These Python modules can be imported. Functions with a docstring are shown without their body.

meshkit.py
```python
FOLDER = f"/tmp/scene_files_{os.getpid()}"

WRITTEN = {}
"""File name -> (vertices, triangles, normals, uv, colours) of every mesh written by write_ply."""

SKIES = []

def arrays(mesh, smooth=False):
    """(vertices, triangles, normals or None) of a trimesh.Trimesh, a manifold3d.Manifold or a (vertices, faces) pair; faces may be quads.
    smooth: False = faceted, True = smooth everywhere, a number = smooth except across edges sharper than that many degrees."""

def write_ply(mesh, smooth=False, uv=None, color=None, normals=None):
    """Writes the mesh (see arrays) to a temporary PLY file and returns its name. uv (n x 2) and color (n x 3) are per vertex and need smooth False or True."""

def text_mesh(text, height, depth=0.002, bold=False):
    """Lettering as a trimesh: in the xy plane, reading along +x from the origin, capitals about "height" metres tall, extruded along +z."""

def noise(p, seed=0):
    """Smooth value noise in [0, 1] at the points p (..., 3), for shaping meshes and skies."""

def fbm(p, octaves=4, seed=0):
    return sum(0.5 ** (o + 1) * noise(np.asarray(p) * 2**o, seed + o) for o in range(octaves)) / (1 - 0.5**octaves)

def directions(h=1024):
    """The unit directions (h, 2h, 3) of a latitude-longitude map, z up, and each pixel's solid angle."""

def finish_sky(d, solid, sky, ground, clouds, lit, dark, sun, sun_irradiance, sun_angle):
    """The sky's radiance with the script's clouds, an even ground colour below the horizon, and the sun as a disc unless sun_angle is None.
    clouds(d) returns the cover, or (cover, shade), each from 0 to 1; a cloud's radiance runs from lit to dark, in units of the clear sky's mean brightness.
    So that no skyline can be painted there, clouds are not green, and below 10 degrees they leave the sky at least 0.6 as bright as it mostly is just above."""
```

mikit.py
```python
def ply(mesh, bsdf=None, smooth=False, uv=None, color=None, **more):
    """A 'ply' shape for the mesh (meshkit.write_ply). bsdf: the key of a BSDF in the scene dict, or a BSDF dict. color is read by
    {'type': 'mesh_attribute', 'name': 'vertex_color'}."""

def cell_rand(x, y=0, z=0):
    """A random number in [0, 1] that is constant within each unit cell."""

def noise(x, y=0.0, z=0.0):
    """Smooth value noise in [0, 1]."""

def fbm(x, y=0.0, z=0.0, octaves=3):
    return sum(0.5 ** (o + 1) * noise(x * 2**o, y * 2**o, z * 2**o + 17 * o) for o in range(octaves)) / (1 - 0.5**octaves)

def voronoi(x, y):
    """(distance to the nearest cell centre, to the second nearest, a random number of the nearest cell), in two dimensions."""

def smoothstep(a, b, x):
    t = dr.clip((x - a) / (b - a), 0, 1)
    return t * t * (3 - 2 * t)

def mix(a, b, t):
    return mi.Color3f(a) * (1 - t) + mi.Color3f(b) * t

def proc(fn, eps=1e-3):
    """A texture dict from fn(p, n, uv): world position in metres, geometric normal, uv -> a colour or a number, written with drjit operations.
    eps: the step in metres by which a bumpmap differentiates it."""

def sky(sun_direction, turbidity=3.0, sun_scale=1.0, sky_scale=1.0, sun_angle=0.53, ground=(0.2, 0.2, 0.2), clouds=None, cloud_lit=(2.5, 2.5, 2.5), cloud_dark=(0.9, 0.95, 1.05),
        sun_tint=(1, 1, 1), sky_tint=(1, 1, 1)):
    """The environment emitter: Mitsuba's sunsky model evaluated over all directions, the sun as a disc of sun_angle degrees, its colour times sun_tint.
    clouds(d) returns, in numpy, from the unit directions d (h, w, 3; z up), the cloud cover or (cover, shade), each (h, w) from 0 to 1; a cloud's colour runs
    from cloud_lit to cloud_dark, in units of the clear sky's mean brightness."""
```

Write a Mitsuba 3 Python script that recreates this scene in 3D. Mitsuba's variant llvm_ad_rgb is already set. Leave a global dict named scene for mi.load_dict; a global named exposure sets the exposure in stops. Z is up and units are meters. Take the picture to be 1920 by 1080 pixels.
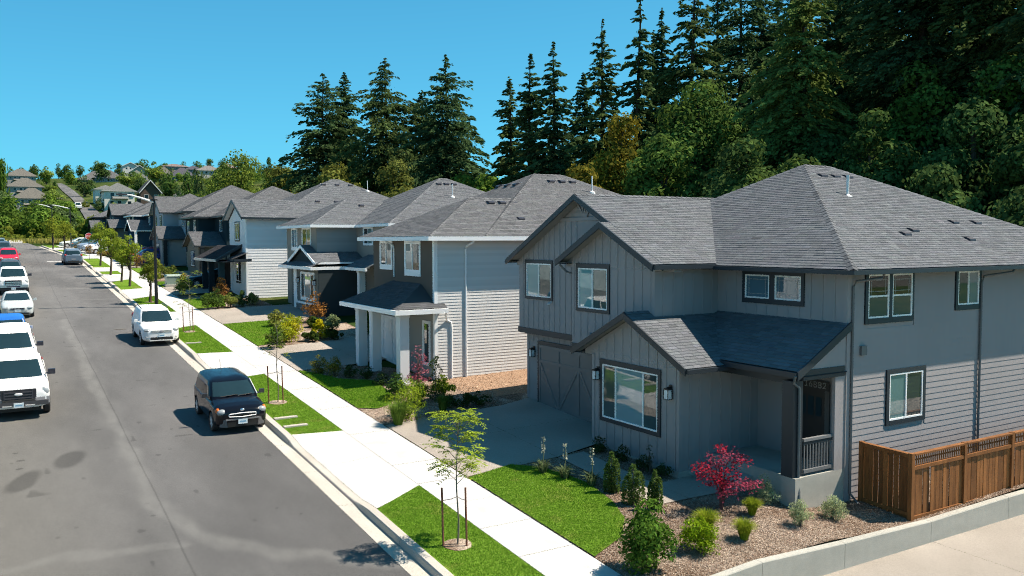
import math, random
import numpy as np
import drjit as dr
import mitsuba as mi
import trimesh, shapely
import manifold3d as m3
from shapely.geometry import Polygon
import meshkit, mikit
from mikit import noise, fbm, smoothstep, mix, voronoi

# ---------------------------------------------------------------- camera, sky, exposure
T = mi.ScalarTransform4f
CAM = np.array([0.0, 0.0, 8.3])
YAW, PITCH, ROLL, FOC = 0.53902, 0.055968, -0.0033885, 1591.05
_f = np.array([math.sin(YAW) * math.cos(PITCH), math.cos(YAW) * math.cos(PITCH), -math.sin(PITCH)])
_r = np.array([math.cos(YAW), -math.sin(YAW), 0.0])
_u = np.cross(_r, _f)
_up = -math.sin(ROLL) * _r + math.cos(ROLL) * _u
scene, labels = {}, {}
scene['camera'] = {'type': 'perspective', 'fov': math.degrees(2 * math.atan(960 / FOC)), 'fov_axis': 'x', 'near_clip': 0.5, 'far_clip': 4000.0,
                   'to_world': T().look_at(origin=CAM.tolist(), target=(CAM + _f * 10).tolist(), up=_up.tolist())}
SUN = (0.62, -0.26, 1.0)
scene['sky'] = mikit.sky(SUN, turbidity=2.9, sky_scale=0.56, sky_tint=(0.40, 1.16, 1.15), sun_tint=(0.92, 0.97, 1.07), ground=(0.10, 0.10, 0.09))
exposure = 2.82

# ---------------------------------------------------------------- materials
def rgb(c): return {'type': 'rgb', 'value': [float(x) for x in c]}
VC = {'type': 'mesh_attribute', 'name': 'vertex_color'}
scene['matte'] = {'type': 'twosided', 'b': {'type': 'diffuse', 'reflectance': VC}}
scene['satin'] = {'type': 'twosided', 'b': {'type': 'principled', 'base_color': VC, 'roughness': 0.42, 'specular': 0.4}}
scene['car_paint'] = {'type': 'twosided', 'b': {'type': 'principled', 'base_color': VC, 'roughness': 0.35, 'specular': 0.25, 'clearcoat': 0.8, 'clearcoat_gloss': 0.97}}
scene['dark_paint'] = {'type': 'twosided', 'b': {'type': 'principled', 'base_color': VC, 'roughness': 0.12, 'specular': 0.35}}
scene['leaf'] = {'type': 'principledthin', 'base_color': VC, 'roughness': 0.5, 'diff_trans': 0.7, 'spec_trans': 0.0, 'eta': 1.35}
scene['chrome'] = {'type': 'twosided', 'b': {'type': 'principled', 'base_color': rgb((.75, .76, .78)), 'metallic': 1.0, 'roughness': 0.18}}
scene['rubber'] = {'type': 'twosided', 'b': {'type': 'principled', 'base_color': rgb((.02, .02, .021)), 'roughness': 0.7}}
scene['dark_glass'] = {'type': 'twosided', 'b': {'type': 'principled', 'base_color': rgb((.012, .028, .036)), 'roughness': 0.05, 'specular': 0.4}}
scene['pane'] = {'type': 'thindielectric', 'int_ior': 1.6}

def P2(p): return p.x, p.y, p.z
def seg_d(x, y, a, b):
    ax, ay = a; bx, by = b
    dx, dy = bx - ax, by - ay
    t = dr.clip(((x - ax) * dx + (y - ay) * dy) / (dx * dx + dy * dy), 0, 1)
    return dr.sqrt(dr.square(x - ax - t * dx) + dr.square(y - ay - t * dy))
def poly_d(x, y, pts):
    d = seg_d(x, y, pts[0], pts[1])
    for a, b in zip(pts[1:-1], pts[2:]): d = dr.minimum(d, seg_d(x, y, a, b))
    return d
STREAK_R = [(3.05, 60), (3.1, 33.7), (3.2, 29), (3.1, 24.5), (3.4, 22.7), (4.1, 20.7), (4.7, 19.7), (5.6, 18.9), (6.5, 18.1), (7.4, 17.4)]
STREAK_L = [(-1.2, 20.6), (-.3, 20.8), (1.1, 21.1), (2.2, 20.95), (3.4, 20.75)]
def asphalt(p, n, uv):
    x, y, z = P2(p)
    big = fbm(x * .35, y * .12, 3.0, 4)
    fine = noise(x * 38, y * 38, 1.0)
    med = fbm(x * 4, y * 1.3, 7.0, 3)
    c = mix((.067, .0665, .065), (.092, .091, .089), smoothstep(.3, .7, big)) * (.86 + .16 * fine + .14 * med)
    c = c * mix((1.08, 1.06, 1.0), (1, 1, 1.02), smoothstep(-1, 4, x))
    wx, wy = x + (noise(x * 2, y * .8, 5.) - .5) * .35, y + (noise(x * 1.5, y * 1.5, 9.) - .5) * .4
    s = smoothstep(.42, .05, poly_d(wx, wy, STREAK_R)) * (.35 + .65 * fbm(x * 5, y * 2, 2., 3))
    s = dr.maximum(s, smoothstep(.36, .04, poly_d(wx, wy, STREAK_L)) * (.3 + .6 * fbm(x * 4, y * 4, 4., 3)))
    s = dr.maximum(s, .35 * smoothstep(.5, .0, dr.abs(x - 3.0 - .3 * noise(y * .1, 0., 0.))) * noise(x * 3, y * .7, 1.) * smoothstep(110, 60, y))
    for cx, cy, a, b in ((5.2, 79, 1.6, .8), (6.0, 70.5, 1.5, .7)):
        s = dr.maximum(s, .5 * smoothstep(1, .2, dr.sqrt(dr.square((wx - cx) / a) + dr.square((wy - cy) / b))))
    c = mix(c, mi.Color3f(.165, .165, .157), s * .46)
    seam = smoothstep(.035, .008, dr.abs(x - 3.31 - .03 * noise(y * .6, 2., 0.)))
    c = c * (1 - .28 * seam)
    crack = smoothstep(.045, .01, dr.abs(y - 65.6 - .5 * noise(x * .7, 0., 3.))) * smoothstep(1.5, 2.2, x) * smoothstep(7.6, 7.2, x)
    c = c * (1 - .5 * crack)
    st = mi.Float(0)
    for cx, cy, a, b, r in ((1.53, 28.75, .46, .95, .25), (.24, 27.1, .42, 1.0, .35), (.2, 28.4, .12, .1, 0), (.25, 29.3, .15, .1, 0), (.12, 30.1, .1, .08, 0), (1.2, 36.6, .1, .3, 0), (5.9, 22, .06, .05, 0), (6.4, 21.3, .06, .05, 0)):
        ex, ey = (wx * .4 + x * .6) - cx, (wy * .4 + y * .6) - cy
        ex = ex - r * ey
        st = dr.maximum(st, smoothstep(1.1, .65, dr.sqrt(dr.square(ex / a) + dr.square(ey / b))))
    tar = smoothstep(.93, .97, noise(x * 2.3, y * 2.1, 11.)) * .3
    agg = noise(x * 140, y * 140, 2.)
    return c * (1 - .40 * st) * (1 - tar) * (.9 + .2 * agg)
scene['asphalt'] = {'type': 'twosided', 'b': {'type': 'principled', 'base_color': mikit.proc(asphalt), 'roughness': 0.8, 'specular': 0.25}}

def concrete(p, n, uv):
    x, y, z = P2(p)
    a = fbm(x * .8, y * .8, z * .8, 4)
    b = noise(x * 60, y * 60, z * 60)
    w = smoothstep(.62, .8, fbm(x * 2.2 + 9, y * 2.2, z * 3, 3))
    return mix((.42, .418, .405), (.51, .508, .495), a) * (.93 + .1 * b) * (1 - .1 * w)
scene['concrete'] = {'type': 'twosided', 'b': {'type': 'diffuse', 'reflectance': mikit.proc(concrete)}}
def kerbcon(p, n, uv):
    x, y, z = P2(p)
    a = fbm(x * 1.5, y * .7, z * 2, 4)
    b = noise(x * 50, y * 50, z * 50)
    return mix((.34, .315, .275), (.47, .45, .41), a) * (.9 + .16 * b)
scene['kerb_concrete'] = {'type': 'twosided', 'b': {'type': 'diffuse', 'reflectance': mikit.proc(kerbcon)}}
def drivecon(p, n, uv):
    x, y, z = P2(p)
    a = fbm(x * .7, y * .7, 2., 4)
    b = noise(x * 45, y * 45, 1.)
    return mix((.25, .225, .195), (.33, .30, .265), a) * (.9 + .18 * b)
scene['drive_concrete'] = {'type': 'twosided', 'b': {'type': 'diffuse', 'reflectance': mikit.proc(drivecon)}}
def wallcon(p, n, uv):
    x, y, z = P2(p)
    a = fbm(x * .9, y * .9, z * 2.5, 4)
    st = fbm(x * 5, y * 5, z * .6, 3)
    b = noise(x * 40, y * 40, z * 40)
    return mix((.30, .30, .27), (.42, .41, .37), a) * (.85 + .12 * b + .14 * st)
scene['wall_concrete'] = {'type': 'twosided', 'b': {'type': 'diffuse', 'reflectance': mikit.proc(wallcon)}}
def grass_c(p, n, uv):
    x, y, z = P2(p)
    a = fbm(x * .9, y * .9, 0., 4)
    b = fbm(x * 14, y * 14, 3., 3)
    c = mix((.072, .145, .015), (.12, .205, .027), a)
    c = mix(c, mi.Color3f(.16, .16, .045), smoothstep(.6, .8, fbm(x * 1.7 + 5, y * 1.7, 1., 3)) * .45)
    return c * (.65 + .7 * b)
scene['lawn_ground'] = {'type': 'twosided', 'b': {'type': 'diffuse', 'reflectance': mikit.proc(grass_c)}}
def mulch_c(p, n, uv):
    x, y, z = P2(p)
    d1, d2, r = voronoi(x * 24 + 2 * noise(x * 9, y * 9, 0.), y * 24)
    a = fbm(x * 1.1, y * 1.1, 0., 4)
    c = mix((.13, .088, .062), (.36, .295, .24), smoothstep(.35, .68, a) * .75 + .25 * r)
    return c * (.4 + .8 * smoothstep(.02, .3, d2 - d1)) * (.75 + .5 * r)
scene['mulch_ground'] = {'type': 'twosided', 'b': {'type': 'diffuse', 'reflectance': mikit.proc(mulch_c)}}
def soil_c(p, n, uv):
    x, y, z = P2(p)
    a = fbm(x * .12, y * .12, 0., 4)
    b = fbm(x * 2.5, y * 2.5, 1., 3)
    c = mix((.035, .062, .018), (.075, .088, .03), smoothstep(.4, .7, a))
    return c * (.6 + .7 * b)
scene['terrain_ground'] = {'type': 'twosided', 'b': {'type': 'diffuse', 'reflectance': mikit.proc(soil_c)}}
def h1_paint(p, n, uv):
    x, y, z = P2(p)
    a = fbm(x * .6, y * .6, z * .5, 4); b = fbm(x * 9, y * 9, z * 1.2, 3)
    dirt = smoothstep(1.0, .0, z - .9 - .05 * y) * fbm(x * 3, y * 3, z * 3, 3)
    return mi.Color3f(.300, .286, .290) * (.93 + .10 * a + .06 * b) * (1 - .25 * dirt)
scene['h1_paint'] = {'type': 'twosided', 'b': {'type': 'diffuse', 'reflectance': mikit.proc(h1_paint)}}
def wood_c(p, n, uv):
    x, y, z = P2(p)
    k = mikit.cell_rand(x * 7 + 3, y * 7, 0)
    g = fbm(x * 55 + 11 * k, y * 55, z * 2.2 + 30 * k, 4)
    bl = fbm(x * 4, y * 4, z * 1.1, 3)
    return mix((.095, .036, .012), (.26, .112, .036), g * .75 + .25 * bl) * (.75 + .5 * bl)
WOODS = []
for _k, _g in enumerate((1.0, .72, 1.28)):
    def _w(p, n, uv, g=_g): return wood_c(p, n, uv) * g
    WOODS.append('fence_wood' if not _k else f'fence_wood_{_k}')
    scene[WOODS[-1]] = {'type': 'twosided', 'b': {'type': 'principled', 'base_color': mikit.proc(_w), 'roughness': 0.65, 'specular': 0.2}}

# ---------------------------------------------------------------- mesh helpers
RNG = np.random.default_rng(7)
class MB:
    def __init__(s): s.v, s.f, s.c, s.n = [], [], [], 0
    def add(s, v, f, col):
        v = np.asarray(v, float).reshape(-1, 3); f = np.asarray(f, int)
        if f.ndim == 2 and f.shape[1] == 4: f = np.vstack([f[:, [0, 1, 2]], f[:, [0, 2, 3]]])
        col = np.asarray(col, float)
        s.v.append(v); s.f.append(f + s.n); s.c.append(np.broadcast_to(col, (len(v), 3)).copy()); s.n += len(v)
        return s
    def quad(s, a, b, c, d, col): return s.add([a, b, c, d], [[0, 1, 2], [0, 2, 3]], col)
    def box(s, x0, x1, y0, y1, z0, z1, col):
        v = [(x, y, z) for z in (z0, z1) for y in (y0, y1) for x in (x0, x1)]
        return s.add(v, [[0, 2, 3, 1], [4, 5, 7, 6], [0, 1, 5, 4], [2, 6, 7, 3], [0, 4, 6, 2], [1, 3, 7, 5]], col)
    def hexa(s, p, col):  # 8 points: 4 bottom then 4 top in the same order
        return s.add(p, [[3, 2, 1, 0], [4, 5, 6, 7], [0, 1, 5, 4], [1, 2, 6, 5], [2, 3, 7, 6], [3, 0, 4, 7]], col)
    def beam(s, a, b, w, h, col, up=(0, 0, 1)):  # bar from a to b, w across, h along up
        a, b, up = np.array(a, float), np.array(b, float), np.array(up, float)
        d = b - a; d /= np.linalg.norm(d); x = np.cross(d, up); x /= np.linalg.norm(x); y = np.cross(x, d)
        o = [(-x * w - y * h) / 2, (x * w - y * h) / 2, (x * w + y * h) / 2, (-x * w + y * h) / 2]
        return s.hexa([a + k for k in o] + [b + k for k in o], col)
    def prism(s, pts, d, col):  # polygon (3-D points) extruded by vector d, capped as a fan (convex)
        p = np.array(pts, float); n = len(p); q = p + np.array(d, float)
        f = [[0, i + 1, i] for i in range(1, n - 1)] + [[n, n + i, n + i + 1] for i in range(1, n - 1)]
        for i in range(n): j = (i + 1) % n; f += [[i, j, n + j], [i, n + j, n + i]]
        return s.add(np.vstack([p, q]), f, col)
    def tube(s, pts, r, col, k=6, cap=True):
        p = np.array(pts, float); r = np.broadcast_to(r, (len(p),))
        t = np.gradient(p, axis=0); t /= np.linalg.norm(t, axis=1, keepdims=True) + 1e-12
        a = np.cross(t, np.where(np.abs(t[:, 2:]) < .9, [0, 0, 1.], [1., 0, 0])); a /= np.linalg.norm(a, axis=1, keepdims=True) + 1e-12
        b = np.cross(t, a); ang = np.arange(k) * 2 * np.pi / k
        v = p[:, None] + r[:, None, None] * (np.cos(ang)[None, :, None] * a[:, None] + np.sin(ang)[None, :, None] * b[:, None])
        f = []
        for i in range(len(p) - 1):
            for j in range(k): f.append([i * k + j, i * k + (j + 1) % k, (i + 1) * k + (j + 1) % k, (i + 1) * k + j])
        v = v.reshape(-1, 3); f = np.array(f); f = np.vstack([f[:, [0, 1, 2]], f[:, [0, 2, 3]]])
        if cap:
            n0 = len(v); v = np.vstack([v, p[:1], p[-1:]])
            f = np.vstack([f, [[n0, (j + 1) % k, j] for j in range(k)], [[n0 + 1, (len(p) - 1) * k + j, (len(p) - 1) * k + (j + 1) % k] for j in range(k)]])
        return s.add(v, f, col)
    def ell(s, c, r, col, n=10):
        th = np.linspace(0, np.pi, n // 2 + 1); ph = np.arange(n) * 2 * np.pi / n
        v = np.array([[np.sin(a) * np.cos(b), np.sin(a) * np.sin(b), np.cos(a)] for a in th for b in ph]) * r + np.array(c)
        f = [[i * n + j, (i + 1) * n + j, (i + 1) * n + (j + 1) % n, i * n + (j + 1) % n] for i in range(n // 2) for j in range(n)]
        return s.add(v, f, col)
    def mesh(s, m, col, xf=None):
        if hasattr(m, 'to_mesh'):
            q = m.to_mesh(); v, f = np.array(q.vert_properties[:, :3]), np.array(q.tri_verts)
        else: v, f = np.array(m.vertices), np.array(m.faces)
        return s.add(v if xf is None else xf(v), f, col)
    def get(s): return np.vstack(s.v), np.vstack(s.f), np.vstack(s.c)
    def move(s, fn): s.v = [fn(v) for v in s.v]; return s

USED = {}
def numbered(k):
    i = USED.get(k, -1) + 1; USED[k] = i
    return k if i == 0 else f'{k}_{i:03d}'
def put(key, mb, bsdf='matte', smooth=False):
    v, f, c = mb.get() if isinstance(mb, MB) else mb
    if smooth not in (False, True):
        m = trimesh.Trimesh(v, f, process=False, vertex_colors=np.zeros((len(v), 4), np.uint8))
        col = c[0]; uni = np.allclose(c, col)
        m = trimesh.graph.smooth_shade(trimesh.Trimesh(v, f, process=True), angle=np.radians(smooth), facet_minarea=None)
        v, f = np.array(m.vertices), np.array(m.faces)
        c = np.broadcast_to(col, (len(v), 3)).copy(); smooth = True
    scene[key] = mikit.ply((v, f), bsdf, smooth=smooth, color=c)
    return key
def thing(name, label, cat, group=None):
    k = numbered(name); labels[k] = {'label': label, 'category': cat}
    if group: labels[k]['group'] = group
    return k
def part(parent, name, mb, bsdf='matte', smooth=False, label=None, stuff=False):
    k = numbered(parent + '__' + name)
    put(k, mb, bsdf, smooth)
    if label: labels[k] = {'label': label}
    if stuff: labels.setdefault(k, {})['kind'] = 'stuff'
    return k
def sub(parent, name): return numbered(parent + '__' + name)
def struct(name, mb, bsdf, label, smooth=False, kind='structure', cat=None):
    k = numbered(name)
    if mb is not None: put(k, mb, bsdf, smooth)
    labels[k] = {'label': label, 'kind': kind}
    if cat: labels[k]['category'] = cat
    return k
def jit(c, a=.12, n=None):
    c = np.array(c, float)
    return c * (1 + a * (RNG.random() * 2 - 1))

# ---------------------------------------------------------------- terrain heights
def prof(y):
    y = np.asarray(y, float); q = np.minimum(y, 158.) / 8.3
    return 8.3 * (.060904 * q - .00050059 * q * q)
HY = [150, 158, 170, 200, 230, 260, 293, 343, 395, 453, 512, 600, 700, 900, 1400]
HZ = [7.78, 8.12, 8.1, 7.9, 8.6, 11.3, 15.8, 21.0, 26.2, 31.8, 37.8, 45, 53, 66, 80]
def sstep(a, b, x):
    t = np.clip((x - a) / (b - a), 0, 1); return t * t * (3 - 2 * t)
def land(x, y):
    x, y = np.asarray(x, float), np.asarray(y, float)
    lot = prof(y) + .17 + .03 * (np.clip(x, 11.3, 25) - 11.3)
    lot = lot - .27 * sstep(16.2, 19.5, x) * sstep(17.5, 15.2, y)
    lot = lot + .10 * np.exp(-((x - 16.3) / 1.6) ** 2 - ((y - 15.6) / 1.0) ** 2) * (x > 11.4)
    lot = np.where(x < 11.3, prof(y) + .12, lot)
    low = .40 + .02 * (y - 12)
    lot = np.where(x > 12, lot + (low - lot) * sstep(13.2, 12.95, y) * sstep(12.0, 12.8, x), lot)
    hill = np.interp(y, HY, HZ) + .08 * np.clip(x - 25, 0, 120) * sstep(250, 420, y) + .3 * np.clip(x - 22, -30, 0) * sstep(280, 380, y)
    return np.where(y < 150, lot, lot + (hill - lot) * sstep(150, 168, y))
def kshift(y): return -.088 * np.clip(np.asarray(y, float) - 112, 0, 60)
def strip(mb, x0, x1, ys, zf, col, x_at=None):
    ys = np.asarray(ys, float); n = len(ys); s = kshift(ys)
    v = np.vstack([np.stack([x0 + s, ys, zf(x0, ys)], 1), np.stack([x1 + s, ys, zf(x1, ys)], 1)])
    f = [[i, n + i, n + i + 1, i + 1] for i in range(n - 1)]
    return mb.add(v, f, col)
def poly_sheet(poly, zoff, res, col, zf=land, mb=None):
    mb = mb or MB(); P = Polygon(poly).buffer(0); x0, y0, x1, y1 = P.bounds
    shapely.prepare(P)
    for ix in np.arange(math.floor(x0 / res), math.ceil(x1 / res)):
        for iy in np.arange(math.floor(y0 / res), math.ceil(y1 / res)):
            cell = shapely.box(ix * res, iy * res, (ix + 1) * res, (iy + 1) * res)
            if not P.intersects(cell): continue
            q = P.intersection(cell)
            for g in getattr(q, 'geoms', [q]):
                if g.geom_type != 'Polygon' or g.area < 1e-6: continue
                c = np.array(g.exterior.coords)[:-1]
                if not g.exterior.is_ccw: c = c[::-1]
                v = np.column_stack([c, zf(c[:, 0], c[:, 1]) + zoff])
                mb.add(v, [[0, i, i + 1] for i in range(1, len(v) - 1)], col)
    return mb
def points_in(poly, per_m2):
    P = Polygon(poly).buffer(0); x0, y0, x1, y1 = P.bounds
    n = int((x1 - x0) * (y1 - y0) * per_m2)
    p = np.column_stack([RNG.uniform(x0, x1, n), RNG.uniform(y0, y1, n)])
    return p[shapely.contains_xy(P, p[:, 0], p[:, 1])]

# ---------------------------------------------------------------- ground, street, pavements
W1 = (1., 1., 1.)
xs = np.unique(np.r_[np.linspace(-400, -20, 20), np.linspace(-20, 11.25, 12), np.linspace(11.3, 26, 30), np.linspace(26, 80, 20), np.linspace(80, 700, 30)])
ys_ = np.unique(np.r_[np.linspace(-80, 8, 10), np.linspace(8, 12.85, 8), np.linspace(12.9, 13.2, 4), np.linspace(13.3, 60, 90), np.linspace(60, 150, 40), np.linspace(152, 600, 70), np.linspace(600, 1600, 40)])
gx, gy = np.meshgrid(xs, ys_); gz = land(gx, gy) - np.where(gx < 11.28, .30, .07)
nx = len(xs); idx = np.arange(len(ys_) - 1)[:, None] * nx + np.arange(nx - 1)[None]
gf = np.stack([idx, idx + 1, idx + nx + 1, idx + nx], -1).reshape(-1, 4)
struct('ground', MB().add(np.stack([gx, gy, gz], -1).reshape(-1, 3), gf, (.1, .1, .05)), 'terrain_ground', 'grassy ground rising street end to the far hill', smooth=True)

YS = np.arange(-10, 164.1, 2.)
rd = MB()
strip(rd, -1.45, 7.40, YS, lambda x, y: prof(y) + .02 * (1 - ((x - 3) / 4.4) ** 2) * 0, W1)
rd.add([(x, y, prof(y) - .004) for y in (147, 155, 163.5) for x in (-90, -3)], [[0, 1, 3, 2], [2, 3, 5, 4]], W1)
struct('street', rd, 'asphalt', 'grey asphalt street with parked cars running up to the bend')
sb = MB(); sb.box(4.2, 7.3, 111.0, 111.5, 0, .01, (.7, .7, .68)).move(lambda v: np.column_stack([v[:, 0], v[:, 1], v[:, 2] + prof(v[:, 1]) + .006]))
struct('stop_line', sb, 'matte', 'white painted stop line across the right lane')

APR = [(21.5, 27.7, 20.4, 28.0), (38.0, 43.9, 37.5, 44.2), (53.6, 60.2, 52.7, 60.4), (70.0, 76.1, 68.7, 75.4), (84.5, 90.3, 82.8, 90.7), (94.1, 99.1, 93.9, 99.4), (113.7, 119, 113.5, 119.2), (124, 129, 123.8, 129.2), (134, 139, 133.8, 139.2)]
def kh(y):  # kerb height, dropped at the driveways
    h = np.full(np.shape(y), .15)
    for a, b, c, d in APR: h = h - .115 * sstep(c, c + 1.3, y) * sstep(d, d - 1.3, y)
    return h
gut = struct('gutter', None, None, 'pale concrete gutter strip beside the right kerb')
krb = struct('kerb', None, None, 'concrete kerb on the house side of the street')
edges = np.r_[-6, np.arange(-3, 147, 3.05)]
for a, b in zip(edges[:-1], edges[1:]):
    yy = np.linspace(a + .006, b - .006, 7)
    m = MB(); strip(m, 7.40, 7.84, yy, lambda x, y: prof(y) + .008 - .03 * (x > 7.6), W1)
    strip(m, 7.401, 7.40, yy, lambda x, y: prof(y) - .1 + .108 * (x > 7.4005), W1)
    part(gut, 'slab', m, 'kerb_concrete')
    m = MB()
    n = len(yy); s = kshift(yy)
    prf = [(7.83, 'b'), (7.855, 'c'), (7.88, 't'), (8.09, 't'), (8.1, 'b')]
    z = {'b': prof(yy) - .08, 'c': prof(yy) - .02 + kh(yy) * .86, 't': prof(yy) + kh(yy)}
    v = np.vstack([np.stack([x + s, yy, z[k]], 1) for x, k in prf])
    f = [[r * n + i, (r + 1) * n + i, (r + 1) * n + i + 1, r * n + i + 1] for r in range(4) for i in range(n - 1)]
    part(krb, 'segment', m.add(v, f, W1), 'kerb_concrete')
swk = struct('sidewalk', None, None, 'bright concrete sidewalk along the house side')
for a in np.arange(-4, 146, 1.83):
    yy = np.linspace(a + .008, a + 1.822, 3); m = MB()
    dz = RNG.normal(0, .0025)
    strip(m, 9.805, 11.3, yy, lambda x, y: prof(y) + .168 + dz, W1)
    strip(m, 9.80, 9.805, yy, lambda x, y: prof(y) + .10 + .068 * (x > 9.802), W1)
    part(swk, 'slab', m, 'concrete')
def apron_sheet(y0a, y1a, y0b, y1b, k=0):  # between kerb (b) and sidewalk (a)
    mid = .5 * (y0a + y1a)
    out = []
    for (p, q, r, t) in ((y0a, mid - .005, y0b, mid - .005), (mid + .005, y1a, mid + .005, y1b)):
        m = MB(); n = 9
        u = np.linspace(0, 1, n)
        rows = []
        for w in (0, .5, 1):
            yy = (r + (t - r) * u) * (1 - w) + (p + (q - p) * u) * w
            x = 8.1 + 1.695 * w + kshift(yy)
            rows.append(np.stack([x + 0 * yy, yy, prof(yy) + (kh(yy) + .004) * (1 - w) + .166 * w], 1))
        v = np.vstack(rows); f = [[j * n + i, (j + 1) * n + i, (j + 1) * n + i + 1, j * n + i + 1] for j in range(2) for i in range(n - 1)]
        out.append(m.add(v, f, W1))
    return out
apn = struct('driveway_apron', None, None, 'pale concrete driveway aprons crossing the planting strip')
for a in APR:
    for m in apron_sheet(*a): part(apn, 'slab', m, 'concrete')
def blades(pts, zf, h, col, w=.011, lean=.5):
    n = len(pts); pts = pts + RNG.normal(0, .018, pts.shape); a = RNG.uniform(0, 2 * np.pi, n); hh = h * RNG.uniform(.5, 1.2, n); l = RNG.uniform(0, lean, n) * hh; b = RNG.uniform(0, 2 * np.pi, n)
    z = zf(pts[:, 0], pts[:, 1])
    dx, dy = np.cos(a) * w, np.sin(a) * w
    v = np.stack([np.stack([pts[:, 0] - dx, pts[:, 1] - dy, z], 1), np.stack([pts[:, 0] + dx, pts[:, 1] + dy, z], 1), np.stack([pts[:, 0] + np.cos(b) * l, pts[:, 1] + np.sin(b) * l, z + hh], 1)], 1).reshape(-1, 3)
    c = np.array(col) * RNG.uniform(.82, 1.22, (n, 1)) + RNG.uniform(0, .03, (n, 1)) * np.array([1, .7, .1]) * (RNG.random((n, 1)) < .08)
    return v, np.arange(3 * n).reshape(-1, 3), np.repeat(c, 3, 0)
GRASS = (.155, .285, .026)
strips_ = [(-6, 21.5, -6, 20.4)] + [(a[1], b[0], a[3], b[2]) for a, b in zip(APR[:-1], APR[1:])] + [(139, 146, 139.2, 146)]
lawn = struct('grass', None, None, 'mown green lawns and planting strips along the street', kind='stuff', cat='grass')
HOLES = [(8.9, 17.4), (8.92, 32.6), (9.05, 51.3), (8.97, 66.2)]
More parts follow.
